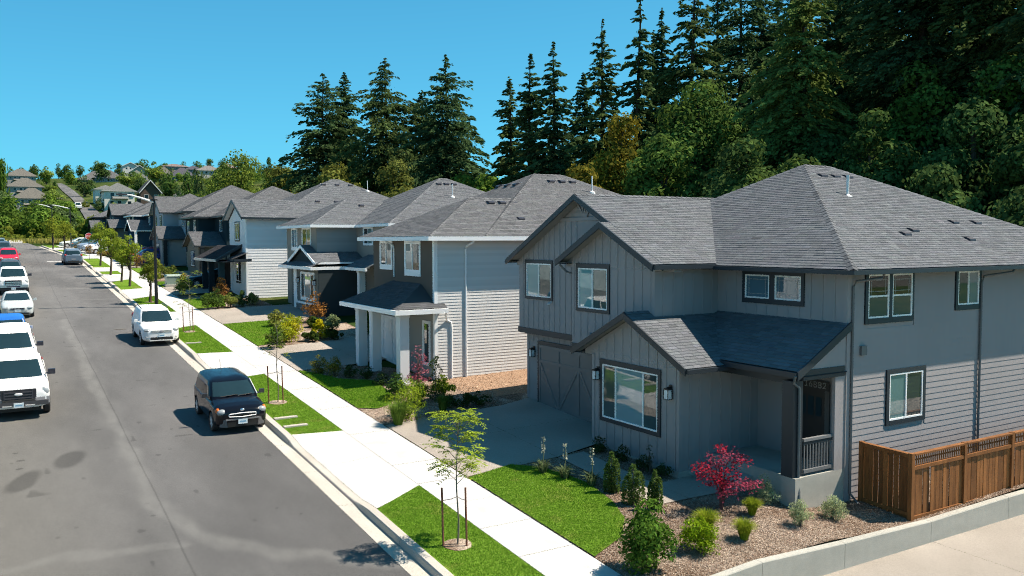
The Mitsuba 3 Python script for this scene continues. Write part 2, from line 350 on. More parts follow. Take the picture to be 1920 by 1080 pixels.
for i, (a0, a1, b0, b1) in enumerate(strips_):
    poly = [(8.1, b0), (9.79, a0), (9.79, a1), (8.1, b1)]
    zs = lambda x, y: prof(y) + .135 + .03 * (np.asarray(x) - 8.1) / 1.7 + .015 * np.sin(np.asarray(x) * 2 + y)*0
    m = poly_sheet(poly, 0, 1.5, W1, zf=zs).move(lambda v: v + np.column_stack([kshift(v[:, 1]), 0 * v[:, 0], 0 * v[:, 0]]))
    part(lawn, 'turf', m, 'lawn_ground')
    if b0 < 70:
        y0 = max(min(a0, b0), 8)
        pts = points_in([(8.13, max(b0, 8)), (9.78, max(a0, 8)), (9.78, a1 - .02), (8.13, b1 - .02)], 2600 if i == 0 else 1500 if i == 1 else 500)
        for hx, hy in HOLES: pts = pts[np.hypot(pts[:, 0] - hx, pts[:, 1] - hy) > .36]
        part(lawn, 'blades', blades(pts, zs, (.032 if i < 2 else .05), GRASS, w=.009 if i < 2 else .016), 'leaf', stuff=True)
LAWNS = [([(11.32, 21.4), (12.94, 21.75), (13.5, 21.2), (13.85, 20.4), (14.0, 19.2), (13.75, 17.8), (13.3, 16.7), (12.5, 15.85), (11.32, 15.3)], 2600),
         ([(11.32, 37.9), (11.32, 30.3), (11.9, 29.9), (12.6, 30.2), (13.3, 31.5), (13.5, 34.3), (12.4, 35.3), (11.7, 37.3)], 1100),
         ([(11.32, 53.2), (11.32, 45.0), (11.9, 45.2), (12.9, 47.5), (14.3, 51.5), (14.5, 53.3)], 500),
         ([(11.32, 66.5), (11.32, 61.0), (13.3, 61.5), (14.2, 66.5)], 300), ([(11.32, 81), (11.32, 76.3), (14.5, 76.3), (15, 81)], 300), ([(11.32, 97), (11.32, 91), (15, 91), (15.5, 97)], 0), ([(11.32, 113), (11.32, 103), (16.5, 103), (16.5, 113)], 0)]
for poly, dens in LAWNS:
    part(lawn, 'turf', poly_sheet(poly, .03, .5, W1), 'lawn_ground')
    if dens: part(lawn, 'blades', blades(points_in(poly, dens), lambda x, y: land(x, y) + .03, .032 if dens > 2000 else .05, GRASS, w=.009 if dens > 2000 else .015), 'leaf', stuff=True)
def chips(pts, zoff, s, cols):
    n = len(pts); a = RNG.uniform(0, 2 * np.pi, n); L = s * RNG.uniform(.5, 1.5, n); Wd = L * RNG.uniform(.2, .5, n)
    z = land(pts[:, 0], pts[:, 1]) + zoff + RNG.uniform(0, .02, n)
    ex = np.stack([np.cos(a), np.sin(a), RNG.normal(0, .35, n)], 1) * L[:, None]; ey = np.stack([-np.sin(a), np.cos(a), RNG.normal(0, .45, n)], 1) * Wd[:, None]
    o = np.column_stack([pts, z])
    v = np.stack([o - ex - ey, o + ex - ey * .6, o + ex * .9 + ey, o - ex * .8 + ey], 1).reshape(-1, 3)
    f = np.arange(4 * n).reshape(-1, 4); f = np.vstack([f[:, [0, 1, 2]], f[:, [0, 2, 3]]])
    cols = np.array(cols); k = RNG.integers(0, len(cols), n)
    return v, f, np.repeat(cols[k] * RNG.uniform(.6, 1.3, (n, 1)), 4, 0)
mul = struct('bark_mulch', None, None, 'brown bark mulch beds around the front gardens', kind='stuff', cat='mulch')
BEDS = [[(11.31, 13.2), (36, 13.2), (36, 15.2), (19.3, 15.2), (18.2, 16.6), (16.8, 18.3), (16.5, 22), (14.5, 21.6), (12.9, 21.8), (11.31, 21.5)],
        [(11.31, 27.75), (16.2, 27.9), (17.0, 30), (16, 33), (15.2, 36.5), (13.6, 38), (11.31, 38)],
        [(11.31, 44.5), (17.6, 44.5), (18, 50), (17.6, 53.4), (11.31, 53.5)], [(11.31, 60.2), (16.3, 60.2), (16.2, 66), (11.31, 70)], [(11.31, 76.2), (17, 76.2), (17, 84.5), (11.31, 84.5)]]
BARK = [(.22, .15, .105), (.34, .27, .21), (.44, .37, .30), (.12, .078, .055), (.29, .20, .15)]
for i, b in enumerate(BEDS):
    part(mul, 'bed', poly_sheet(b, 0, .5, W1), 'mulch_ground')
    if i < 2: part(mul, 'chips', chips(points_in(b, (2600, 500)[i]), .006, (.0135, .02)[i], BARK), 'matte', stuff=True)
og = [(16.0, 29.2), (26, 29.2), (26, 33.0), (15.9, 33.0)]
part(mul, 'bed', poly_sheet([(16.21, 27.9), (17.86, 28.42), (26, 28.7), (26, 29.2), (16.6, 29.2)], .004, .8, W1), 'mulch_ground')
part(mul, 'bed', poly_sheet(og, .012, .8, (.29, .20, .14)), 'matte', label='fresh orange bark between the two nearest houses')
part(mul, 'chips', chips(points_in([(16.0, 29.2), (21, 29.2), (21, 33.0), (15.9, 33.0)], 300), .014, .022, [(.36, .25, .17), (.34, .20, .12), (.5, .36, .25), (.22, .13, .08)]), 'matte', stuff=True)
for cx, cy, r in ((8.9, 17.4, .35), (8.92, 32.6, .36), (9.05, 51.3, .35), (8.97, 66.2, .35)):
    p = [(cx + r * math.cos(a) * (1 + .08 * math.sin(3 * a)), cy + r * math.sin(a)) for a in np.linspace(0, 2 * np.pi, 18)[:-1]]
    zf2 = lambda x, y: prof(y) + .145 + .0 * x
    part(mul, 'ring', poly_sheet(p, .012, .4, W1, zf=zf2), 'mulch_ground')
drv = struct('driveway', None, None, 'tan concrete driveways leading up to the garages')
DRV = [[(11.31, 21.5), (14.6, 21.65), (17.2, 22.3), (17.85, 22.3), (17.85, 28.4), (16.2, 27.9), (11.31, 27.65)], [(11.31, 37.9), (14, 38.0), (19.1, 39), (19.1, 45.5), (14, 44.4), (11.31, 44.3)],
       [(11.31, 53.4), (14.5, 53.35), (18, 53.5), (18, 60), (11.31, 60.1)], [(11.31, 70), (17, 70), (17, 76), (11.31, 76.1)], [(11.31, 84.4), (17.5, 84.4), (17.5, 90.6), (11.31, 90.6)], [(11.31, 97), (17, 97), (17, 103), (11.31, 103)], [(8.5, 125), (16.5, 125), (16.5, 131), (8.5, 131)], [(8.0, 133.5), (16.5, 133.5), (16.5, 139), (8.0, 139)]]
for i, d in enumerate(DRV):
    P = Polygon(d); x0, y0, x1, y1 = P.bounds
    cuts = [(x0, 14.55, y0, .5 * (y0 + y1)), (x0, 14.55, .5 * (y0 + y1), y1), (14.55, x1, y0, .5 * (y0 + y1)), (14.55, x1, .5 * (y0 + y1), y1)]
    for a, b, c, e in cuts:
        q = P.intersection(shapely.box(a + .005, c + .005, b - .005, e - .005))
        if q.area > .3: part(drv, 'slab', poly_sheet(list(q.exterior.coords), .02, .8, W1), 'drive_concrete')
wk = struct('path', None, None, 'concrete path from the driveway to the porch of the nearest house')
for q in ([(14.55, 21.55), (15.55, 21.62), (15.55, 19.6), (14.55, 19.6)], [(14.55, 19.59), (15.55, 19.59), (15.6, 18.2), (14.55, 18.2)], [(14.55, 18.19), (15.6, 18.19), (15.6, 16.85), (14.65, 16.95)], [(15.61, 18.2), (16.9, 18.2), (16.9, 16.7), (15.61, 16.85)], [(16.91, 18.2), (18.2, 18.2), (18.2, 16.6), (16.91, 16.7)]):
    part(wk, 'slab', poly_sheet(q, .035, .5, W1), 'drive_concrete')
low = struct('side_driveway', None, None, 'lower concrete pavement below the retaining wall')
for a, b in ((12.0, 16), (16, 20.5), (20.5, 26), (26, 40)):
    part(low, 'slab', poly_sheet([(a + .006, 4), (b - .006, 4), (b - .006, 12.985), (a + .006, 12.985)], .02, 1., W1, zf=lambda x, y: .40 + .02 * (np.minimum(y, 12.9) - 12) + 0 * x), 'drive_concrete')
rw = thing('retaining_wall', 'low pale concrete retaining wall below the mulch bed', 'wall')
def wall_top(x): return float(np.interp(x, [11.4, 14, 19.5, 24, 40], [1.0, 1.17, .98, 1.06, 1.09]))
for a, b in ((11.5, 14.2), (14.2, 17.0), (17.0, 20.4), (20.4, 24.0), (24.0, 40)):
    a, b = a + .006, b - .006; ta, tb = wall_top(a), wall_top(b)
    m = MB().hexa([(a, 12.98, .2), (b, 12.98, .2), (b, 13.19, .2), (a, 13.19, .2), (a, 12.98, ta - .02), (b, 12.98, tb - .02), (b, 13.19, tb - .02), (a, 13.19, ta - .02)], W1)
    m.hexa([(a, 12.98, ta - .02), (b, 12.98, tb - .02), (b, 13.19, tb - .02), (a, 13.19, ta - .02), (a, 12.995, ta), (b, 12.995, tb), (b, 13.175, tb), (a, 13.175, ta)], W1)
    part(rw, 'panel', m, 'wall_concrete')
# left side of the street, mostly outside the frame
lk = MB(); strip(lk, -1.62, -1.45, YS[:-8], lambda x, y: prof(y) + .14, W1); strip(lk, -1.451, -1.449, YS[:-8], lambda x, y: prof(y) + .14 * (x < -1.45), W1)
part(krb, 'opposite_run', lk, 'kerb_concrete')
ls = MB(); strip(ls, -4.8, -3.3, YS[:-8], lambda x, y: prof(y) + .16, W1); part(swk, 'opposite_run', ls, 'concrete')
ls = MB(); strip(ls, -3.3, -1.62, YS[:-8], lambda x, y: prof(y) + .13, W1); part(lawn, 'turf', ls, 'lawn_ground'); ls = MB(); strip(ls, -30, -4.8, YS[:-8], lambda x, y: prof(y) + .12, W1); part(drv, 'opposite_run', ls, 'asphalt')
fk = MB(); fk.add([(x, y, prof(y) + .14) for y in (163.5, 163.9) for x in (-90, -6, 2.7)], [[0, 1, 4, 3], [1, 2, 5, 4]], W1)
fk.add([(-90, 163.5, prof(163.5)), (2.7, 163.5, prof(163.5)), (2.7, 163.5, prof(163.5) + .14), (-90, 163.5, prof(163.5) + .14)], [[0, 1, 2], [0, 2, 3]], W1)
fk.quad((-90, 163.9, prof(163.5) + .14), (2.7, 163.9, prof(163.5) + .14), (2.7, 165.4, prof(163.5) + .48), (-90, 165.4, prof(163.5) + .48), W1)
part(krb, 'end_run', fk, 'concrete')
hr = MB()
RD = [(13.5, 232, 9, 21, 8.7), (20.8, 262, 11.8, 26.5, 11.5), (21.6, 293, 16.0, 26.5, 15.8), (23.3, 343, 21.2, 27.3, 21.0), (24.4, 395, 26.5, 28, 26.2), (24.8, 453, 32.1, 29.1, 31.8), (25.6, 512, 38.1, 29, 37.9), (26, 560, 42, 29.4, 42)]
hr.add([p for r in RD for p in ((r[0], r[1], float(land(r[0], r[1])) + .25), (r[3] + .6, r[1], float(land(r[3], r[1])) + .25))], [[2 * i, 2 * i + 1, 2 * i + 3, 2 * i + 2] for i in range(len(RD) - 1)], W1)
struct('hill_road', hr, 'asphalt', 'pale road climbing the far hill between houses')

# ---------------------------------------------------------------- house kit
SH = (.124, .133, .145)
def roof_plane(hs, roof, poly, col=SH, expo=.14, tab=.32, lift=.0, pieces=0, detail=2, var=.11):
    """poly: 3-D points, first two = eave edge (left to right seen from outside), convex. Underlay + shingle tabs."""
    P = np.array(poly, float); o = P[0]; u = P[1] - P[0]; u /= np.linalg.norm(u)
    nrm = np.cross(P[1] - P[0], P[2] - P[0]); nrm /= np.linalg.norm(nrm)
    if nrm[2] < 0: nrm = -nrm
    vd = np.cross(nrm, u); vd = vd if vd[2] > 0 else -vd
    q = np.stack([(P - o) @ u, (P - o) @ vd], 1); H = q[:, 1].max()
    roof['under'].add(P + nrm * lift, [[0, i, i + 1] for i in range(1, len(P) - 1)], np.array(col) * .8)
    if detail == 0: return
    n = len(q)
    def span(v):
        xs = []
        for i in range(n):
            a, b = q[i], q[(i + 1) % n]
            if (a[1] - v) * (b[1] - v) <= 0 and abs(a[1] - b[1]) > 1e-9: xs.append(a[0] + (b[0] - a[0]) * (v - a[1]) / (b[1] - a[1]))
            elif abs(a[1] - v) < 1e-9: xs.append(a[0])
        return (min(xs), max(xs)) if xs else None
    made = []
    v0 = 0.0; row = 0; base = np.array(col)
    while v0 < H - .01:
        v1 = min(v0 + expo, H - 1e-6); s0, s1 = span(v0 + 1e-6), span(v1 - 1e-6)
        if s0 is None or s1 is None: break
        l0, r0 = s0; l1, r1 = s1
        x = min(l0, l1) - tab * ((row * .37) % 1); 
        while x < max(r0, r1):
            w = tab * (.7 + .6 * RNG.random()); a, b = x, min(x + w, max(r0, r1)); x += w
            A0, B0, A1, B1 = np.clip(a, l0, r0), np.clip(b, l0, r0), np.clip(a, l1, r1), np.clip(b, l1, r1)
            if B0 - A0 < .02 and B1 - A1 < .02: continue
            t = .014 + .007 * RNG.random()
            c = base * (1 + var * RNG.normal() * .8) * (1 + .012 * RNG.normal(size=3)); c = np.clip(c, .02, 1)
            pt = lambda uu, vv, hh: o + u * uu + vd * vv + nrm * (hh + lift)
            g = .005
            vs = [pt(A0 + g, v0, t), pt(B0 - g, v0, t), pt(B1 - g, v1, .005), pt(A1 + g, v1, .005), pt(A0 + g, v0, .0), pt(B0 - g, v0, .0)]
            fs = [[0, 1, 2], [0, 2, 3], [4, 5, 1], [4, 1, 0]]
            if detail > 1: vs += [pt(B1 - g, v1, 0), pt(A1 + g, v1, 0)]; fs += [[5, 6, 2], [5, 2, 1], [7, 4, 0], [7, 0, 3]]
            made.append((vs, fs, c))
        v0 = v1; row += 1
    for k, (vs, fs, c) in enumerate(made):
        if pieces and k < pieces: part(roof['key'], 'shingle', MB().add(vs, fs, c), 'matte')
        else: roof['tabs'].add(vs, fs, c)
class Gutters:
    def __init__(s, key): s.key = key
    def box(s, *a): part(s.key, 'gutter', MB().box(*a), 'satin')
def new_roof(h):
    k = sub(h, 'roof'); return {'key': k, 'under': MB(), 'tabs': MB(), 'fascia': Gutters(k), 'soffit': MB()}
def end_roof(r):
    put(r['key'], r['under'], 'matte')
    if r['tabs'].n: part(r['key'], 'shingle_courses', r['tabs'], 'matte', stuff=True)
    if r['soffit'].n: part(r['key'], 'soffit', r['soffit'], 'matte')
def ridge_caps(r, a, b, col=SH):
    a, b = np.array(a, float), np.array(b, float); L = np.linalg.norm(b - a); n = max(1, int(L / .25)); d = (b - a) / L
    s = np.cross(d, [0, 0, 1.]); s /= np.linalg.norm(s); up = np.cross(s, d)
    for i in range(n):
        p0, p1 = a + (b - a) * i / n, a + (b - a) * (i + 1.0) / n
        c = np.array(col) * (1 + .14 * RNG.normal())
        for sg in (1, -1):
            r['tabs'].add([p0 + up * .035, p1 + up * .02, p1 + s * sg * .13 - up * .045, p0 + s * sg * .13 - up * .03], [[0, 1, 2], [0, 2, 3]], c)
def hip(h, r, x0, x1, y0, y1, z, s, gcol, col=SH, faces='wsen', detail=2, gut=.13, pieces=0, bw=None):
    """hip roof over the eave rectangle; faces w=-x s=-y e=+x n=+y. Returns the ridge height."""
    b = min(x1 - x0, y1 - y0) / 2; zr = z + b * s
    if x1 - x0 >= y1 - y0: p, q = (x0 + (bw or b), y0 + b, zr), (x1 - b, y0 + b, zr)
    else: p, q = (x0 + b, y0 + b, zr), (x0 + b, y1 - b, zr)
    c = [(x0, y0, z), (x1, y0, z), (x1, y1, z), (x0, y1, z)]
    if x1 - x0 >= y1 - y0: F = {'s': [c[0], c[1], q, p], 'n': [c[2], c[3], p, q], 'w': [c[3], c[0], p], 'e': [c[1], c[2], q]}
    else: F = {'w': [c[3], c[0], p, q], 'e': [c[1], c[2], q, p], 's': [c[0], c[1], p], 'n': [c[2], c[3], q]}
    for k, poly in F.items():
        roof_plane(h, r, poly, col, detail=detail if k in faces else 0, pieces=pieces if k == 's' else 0)
    if detail:
        ridge_caps(r, c[0], p, col); ridge_caps(r, c[3], p if x1 - x0 >= y1 - y0 else q, col); ridge_caps(r, c[1], q if x1 - x0 >= y1 - y0 else p, col)
        if np.linalg.norm(np.array(p) - q) > .3: ridge_caps(r, p, q, col)
    g = .11
    for (a, b_, c_, d) in ((x0 - g, x0 + .002, y0 - g, y1 + g), (x1 - .002, x1 + g, y0 - g, y1 + g), (x0 + .003, x1 - .003, y0 - g, y0 + .002), (x0 + .003, x1 - .003, y1 - .002, y1 + g)):
        r['fascia'].box(a, b_, c_, d, z - gut, z - .015, gcol)
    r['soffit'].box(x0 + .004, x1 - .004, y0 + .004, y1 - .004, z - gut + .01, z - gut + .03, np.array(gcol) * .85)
    return zr
def gable_x(h, r, x0, x1, yc, hw, z, s, gcol, wallx, wcol, col=SH, hwl=None, detail=2, rake=.19, faces='sn', pieces=0, board=.045):
    """ridge along x at y=yc; slopes fall to y=yc-hw (s) and y=yc+hwl (n); gable end at x0 with the wall at wallx."""
    hwl = hwl or hw; zr = z + hw * s; zl = zr - hwl * s
    roof_plane(h, r, [(x0, yc - hw, z), (x1, yc - hw, z), (x1, yc, zr), (x0, yc, zr)], col, detail=detail if 's' in faces else 0, pieces=pieces)
    roof_plane(h, r, [(x1, yc + hwl, zl), (x0, yc + hwl, zl), (x0, yc, zr), (x1, yc, zr)], col, detail=detail if 'n' in faces else 0)
    if detail: ridge_caps(r, (x0, yc, zr), (x1, yc, zr), col)
    rk = MB()
    for (ya, za) in ((yc - hw, z), (yc + hwl, zl)):  # rake boards
        e = np.array([x0 - board, yc, zr]); a = np.array([x0 - board, ya, za])
        rk.hexa([a + (0, 0, -rake), a + (board, 0, -rake), e + (board, 0, -rake), e + (0, 0, -rake), a + (0, 0, .012), a + (board, 0, .012), e + (board, 0, .012), e + (0, 0, .012)], gcol)
        a2, e2 = a + (board, 0, -.10), e + (board, 0, -.10)  # soffit under the overhang
        w = wallx - x0
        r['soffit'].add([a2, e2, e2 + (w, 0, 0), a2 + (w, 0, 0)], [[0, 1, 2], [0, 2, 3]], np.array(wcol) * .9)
        sg = -1 if ya < yc else 1
        r['fascia'].box(x0, x1, min(ya, ya + sg * .11), max(ya, ya + sg * .11), za - .14, za - .015, gcol)
    part(r['key'], 'rake_board', rk, 'satin')
    return zr
FW = (.78, .79, .79)
def window(h, face, pos, a0, a1, z0, z1, trim=(.04, .045, .05), tw=.1, sash=2, back=None, grid=None, horiz=False, tb=None, label=None, frame=FW, head=None):
    """face 'w': wall plane x=pos, spans y a0..a1; face 's': wall plane y=pos, spans x."""
    w = sub(h, 'window')
    if label: labels[w] = {'label': label}
    def bx(mb, p0, p1, b0, b1, c0, c1, col):
        if face == 'w': mb.box(pos - p1, pos - p0, b0, b1, c0, c1, col)
        else: mb.box(b0, b1, pos - p1, pos - p0, c0, c1, col)
    if trim is not None:
        t = MB(); tb_ = tb or tw; hd = head or tw
        bx(t, 0, .045, a0 - tw, a0, z0 - tb_, z1 + hd, trim); bx(t, 0, .045, a1, a1 + tw, z0 - tb_, z1 + hd, trim)
        bx(t, 0, .045, a0 + .001, a1 - .001, z1, z1 + hd, trim); bx(t, 0, .05, a0 + .001, a1 - .001, z0 - tb_, z0, trim)
        part(w, 'trim', t, 'satin')
    f = MB(); k = .045
    bx(f, .004, .038, a0, a0 + k, z0, z1, frame); bx(f, .004, .038, a1 - k, a1, z0, z1, frame); bx(f, .004, .038, a0 + k, a1 - k, z1 - k, z1, frame); bx(f, .004, .04, a0 + k, a1 - k, z0, z0 + k, frame)
    cuts = np.array(sash if isinstance(sash, (list, tuple)) else np.linspace(0, 1, sash + 1)[1:-1])
    lo, hi = (z0, z1) if horiz else (a0, a1)
    for c in cuts:
        m = lo + (hi - lo) * c
        if horiz: bx(f, .005, .036, a0 + k, a1 - k, m - .025, m + .025, frame)
        else: bx(f, .005, .036, m - .025, m + .025, z0 + k, z1 - k, frame)
    for g in (grid or []):  # muntins (a-fraction range, z-fraction range)
        (f0, f1), (g0, g1) = g
        A0, A1, Z0, Z1 = a0 + k + (a1 - a0 - 2 * k) * f0, a0 + k + (a1 - a0 - 2 * k) * f1, z0 + k + (z1 - z0 - 2 * k) * g0, z0 + k + (z1 - z0 - 2 * k) * g1
        bx(f, .012, .024, A0 - .006 * (f0 == f1), A1 + .006 * (f0 == f1), Z0 - .006 * (g0 == g1), Z1 + .006 * (g0 == g1), np.array(frame) * .45)
    part(w, 'frame', f, 'satin')
    bounds = np.r_[0, cuts, 1.]
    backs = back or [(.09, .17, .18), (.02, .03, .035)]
    for i in range(len(bounds) - 1):
        b = MB(); s0, s1 = lo + (hi - lo) * bounds[i], lo + (hi - lo) * bounds[i + 1]
        A = (a0 + k, a1 - k, s0 + .02, s1 - .02) if horiz else (s0 + .02, s1 - .02, z0 + k, z1 - k)
        bx(b, .001, .003, *A, backs[i % len(backs)]); part(w, 'blind', b, 'matte')
        g = MB(); x = pos - .016
        q = [(x, A[1], A[2]), (x, A[0], A[2]), (x, A[0], A[3]), (x, A[1], A[3])] if face == 'w' else [(A[0], x, A[2]), (A[1], x, A[2]), (A[1], x, A[3]), (A[0], x, A[3])]
        part(w, 'pane', g.quad(*q, (.5, .5, .5)), 'pane')
    return w
H1P = [False]
def wallmat(): return 'h1_paint' if H1P[0] else 'matte'
def lap(h, face, pos, a0, a1, z0, z1, expo, col, holes=(), pieces=True, name='siding_board', butt=.0205, label=None):
    """lap siding courses on a wall plane; holes = (a0,a1,z0,z1) left free; top(a) = height limit for gables."""
    z = z0; allm = MB(); k = 0
    while z < z1 - .01:
        zt = min(z + expo, z1); segs = [(a0, a1)]
        for (b0, b1, c0, c1) in holes:
            if c0 < zt - .02 and c1 > z + .02:
                segs = [t for s in segs for t in ((s[0], min(s[1], b0)), (max(s[0], b1), s[1])) if t[1] - t[0] > .02]
        m = MB(); col_k = np.array(col) * (1 + .03 * RNG.normal())
        for (s0, s1) in segs:
            br = [s0] + sorted(s0 + (s1 - s0) * RNG.uniform(.15, .85, int((s1 - s0) / 4.5))) + [s1]
            for t0, t1 in zip(br[:-1], br[1:]):
                t0, t1 = t0 + .0015, t1 - .0015
                pr = [(.004, z), (butt, z), (.0115, zt), (.0, zt)]
                if face == 's': v = [(t, pos - p, zz) for t in (t0, t1) for p, zz in pr]
                else: v = [(pos - p, t, zz) for t in (t1, t0) for p, zz in pr]
                m.add(v, [[0, 4, 5, 1], [1, 5, 6, 2], [0, 1, 2, 3], [7, 6, 5, 4]], col_k)
        if m.n:
            if pieces:
                for v, f, c in zip(m.v, m.f, m.c): part(h, name, MB().add(v, f - f.min(), c), wallmat())
            else:
                for v, f, c in zip(m.v, m.f, m.c): allm.v.append(v); allm.f.append(f + allm.n); allm.c.append(c)
                allm.n += m.n
        z = zt; k += 1
    if not pieces: part(h, 'siding', allm, 'matte', stuff=True, label=label)
def battens(h, face, pos, a0, a1, zlo, zhi, sp, col, holes=(), off=0.2):
    """vertical battens; zlo/zhi numbers or functions of the coordinate."""
    a = a0 + off
    while a < a1 - .05:
        lo = zlo(a) if callable(zlo) else zlo; hi = zhi(a) if callable(zhi) else zhi; segs = [(lo, hi)]
        for (b0, b1, c0, c1) in holes:
            if b0 - .02 < a < b1 + .02: segs = [t for s in segs for t in ((s[0], min(s[1], c0)), (max(s[0], c1), s[1])) if t[1] - t[0] > .03]
        for s0, s1 in segs:
            m = MB()
            if face == 'w': m.box(pos - .02, pos, a - .03, a + .03, s0, s1, jit(col, .05))
            else: m.box(a - .03, a + .03, pos - .02, pos, s0, s1, jit(col, .05))
            part(h, 'batten', m, wallmat())
        a += sp
def wall(h, x0, x1, y0, y1, z0, z1, col, name='wall', bsdf='matte', label=None):
    return part(h, name, MB().box(x0, x1, y0, y1, z0, z1, col), wallmat() if bsdf == 'matte' else bsdf, label=label)
def gable_wall(h, x, yc, hw, z, s, depth, col, name='gable_wall'):
    part(h, name, MB().prism([(x, yc - hw, z - .15), (x, yc - hw, z), (x, yc, z + hw * s), (x, yc + hw, z), (x, yc + hw, z - .15)], (depth, 0, 0), col), wallmat())
def downspout(h, pts, col, r=.04):
    part(h, 'downspout', MB().tube(pts, r, col, k=6), 'satin', smooth=True)
def roof_vents(h, pts, slope, nrm='s', col=(.03, .03, .04)):
    for p in pts:
        m = MB(); x, y, z = p
        d = np.array({'s': (0, -1, 0), 'w': (-1, 0, 0)}[nrm], float); s = np.array({'s': (1, 0, 0), 'w': (0, 1, 0)}[nrm], float)
        up = np.array([0, 0, 1.]); dn = d - up * slope; dn /= np.linalg.norm(dn); nn = np.cross(s, dn); nn = nn if nn[2] > 0 else -nn
        P = np.array(p, float)
        prof_ = [(-.24, .01), (-.17, .06), (.02, .135), (.16, .14), (.20, .09), (.19, .02)]
        pts_ = [P - s * .16 + dn * a + nn * b for a, b in prof_]
        m.prism(pts_, s * .32, col)
        m.prism([P - s * .22 - dn * .3 + nn * .016, P - s * .22 + dn * .26 + nn * .016, P + s * .22 + dn * .26 + nn * .016, P + s * .22 - dn * .3 + nn * .016], nn * .014, (.16, .16, .16))
        part(h, 'roof_vent', m, 'satin')
def vent_pipe(h, p, hgt=.75):
    x, y, z = p
    m = MB().tube([(x, y, z - .1), (x, y, z + hgt)], .045, (.72, .72, .7), k=8); m.tube([(x, y, z - .15), (x, y, z + .03), (x, y, z + .1)], [.2, .16, .05], (.6, .62, .63), k=8)
    part(h, 'vent_pipe', m, 'satin', smooth=35)
def lantern(h, face, x, y, z):
    k = sub(h, 'wall_lamp'); m = MB(); g = MB(); c = (.015, .015, .016)
    d = np.array([-1., 0, 0]) if face == 'w' else np.array([0, -1., 0]); s = np.array([d[1], -d[0], 0])
    o = np.array([x, y, z], float)
    def bxx(mb, a, b, c0, c1, e0, e1, col, tp=1.0):
        q = [o + s * u * (tp if w == e1 else 1) + d * v + np.array([0, 0, w]) for w in (e0, e1) for v, u in ((a, c0), (b, c0), (b, c1), (a, c1))]
        mb.hexa(q, col)
    bxx(m, 0, .03, -.06, .06, -.08, .2, c); bxx(m, .03, .16, -.015, .015, .12, .15, c); bxx(m, .03, .21, -.095, .095, .07, .115, c, .8)
    for u in (-.09, .09):
        for v in (.04, .2): bxx(m, v - .008, v + .008, u - .008, u + .008, -.2, .07, c)
    bxx(m, .03, .21, -.1, .1, -.215, -.195, c)
    bxx(g, .045, .195, -.085, .085, -.194, .068, (.62, .66, .68), .85)
    part(k, 'bracket', m, 'satin'); part(k, 'glass', g, 'satin')
def post(h, x0, x1, y0, y1, z0, z1, col, bsdf='matte'):
    m = MB().box(x0, x1, y0, y1, z0, z1, col); e = .03
    m.box(x0 - e, x1 + e, y0 - e, y1 + e, z0 - .001, z0 + .16, np.array(col) * .97); m.box(x0 - e, x1 + e, y0 - e, y1 + e, z1 - .14, z1 + .001, np.array(col) * .97)
    part(h, 'porch_post', m, bsdf)
def garage_door(h, face, pos, a0, a1, z0, z1, col, cross=True):
    k = sub(h, 'garage_door'); m = MB(); d = MB()
    m.box(pos - .03, pos, a0, a1, z0, z1, col) ; part(k, 'leaf', m, 'satin')
    n = max(2, int(round((a1 - a0) / 1.25))); w = (a1 - a0) / n; hz = z0 + (z1 - z0) * .74; c2 = np.array(col) * 1.02
    for i in range(n + 1):
        y = a0 + i * w; d = MB().box(pos - .055, pos - .0305, max(a0, y - .06), min(a1, y + .06), z0, z1, c2); part(k, 'stile', d, 'satin')
    for i in range(n):
        y0, y1 = a0 + i * w + .06, a0 + (i + 1) * w - .06
        for zz in (z0 + .06, hz, z1 - .07): part(k, 'rail', MB().box(pos - .054, pos - .0305, y0, y1, zz - .06, zz + .06, c2), 'satin')
        if cross:
            p, q = ((pos - .042, y0, z0 + .12), (pos - .042, y1, hz - .06)) if i % 2 else ((pos - .042, y1, z0 + .12), (pos - .042, y0, hz - .06))
            part(k, 'brace', MB().beam(p, q, .1, .02, c2, up=(1, 0, 0)), 'satin')

# ---------------------------------------------------------------- nearest house (dark grey)
h = thing('house', 'large dark grey two-storey house nearest the camera, with gabled garage front', 'house')
H1P[0] = True
G1, D1 = (.27, .268, .262), (.022, .030, .038)
X0, Y0, E = 19.68, 15.1, 7.5
part(h, 'foundation', MB().box(19.72, 33.4, 15.14, 28.2, .2, 1.5, (.36, .36, .35)), 'wall_concrete')
wall(h, X0, 33.5, Y0, 28.25, .9, E - .1, G1)
wall(h, 17.80, 19.8, 20.0, 28.6, 1.5, 4.86, G1)          # garage storey
wall(h, 17.47, 19.9, 24.4, 28.65, 4.86, E - .1, G1)        # upper storey over the garage, left part
wall(h, 17.05, 19.9, 20.0, 24.4, 4.6, E - .1, G1)          # upper storey, right gable
wall(h, 16.5, 19.9, 18.25, 22.4, 1.3, 4.72, G1)            # den at the front
part(h, 'foundation', MB().box(16.47, 19.9, 18.22, 22.43, 1.0, 1.62, (.38, .375, .36)), 'wall_concrete')
RM = new_roof(h)
hip(h, RM, 19.05, 33.9, 14.45, 28.6, E, .5, D1, faces='ws', bw=6.4)
zr = gable_x(h, RM, 17.0, 25.2, 24.2, 4.65, E + .06, .5, D1, 17.47, G1, faces='s')
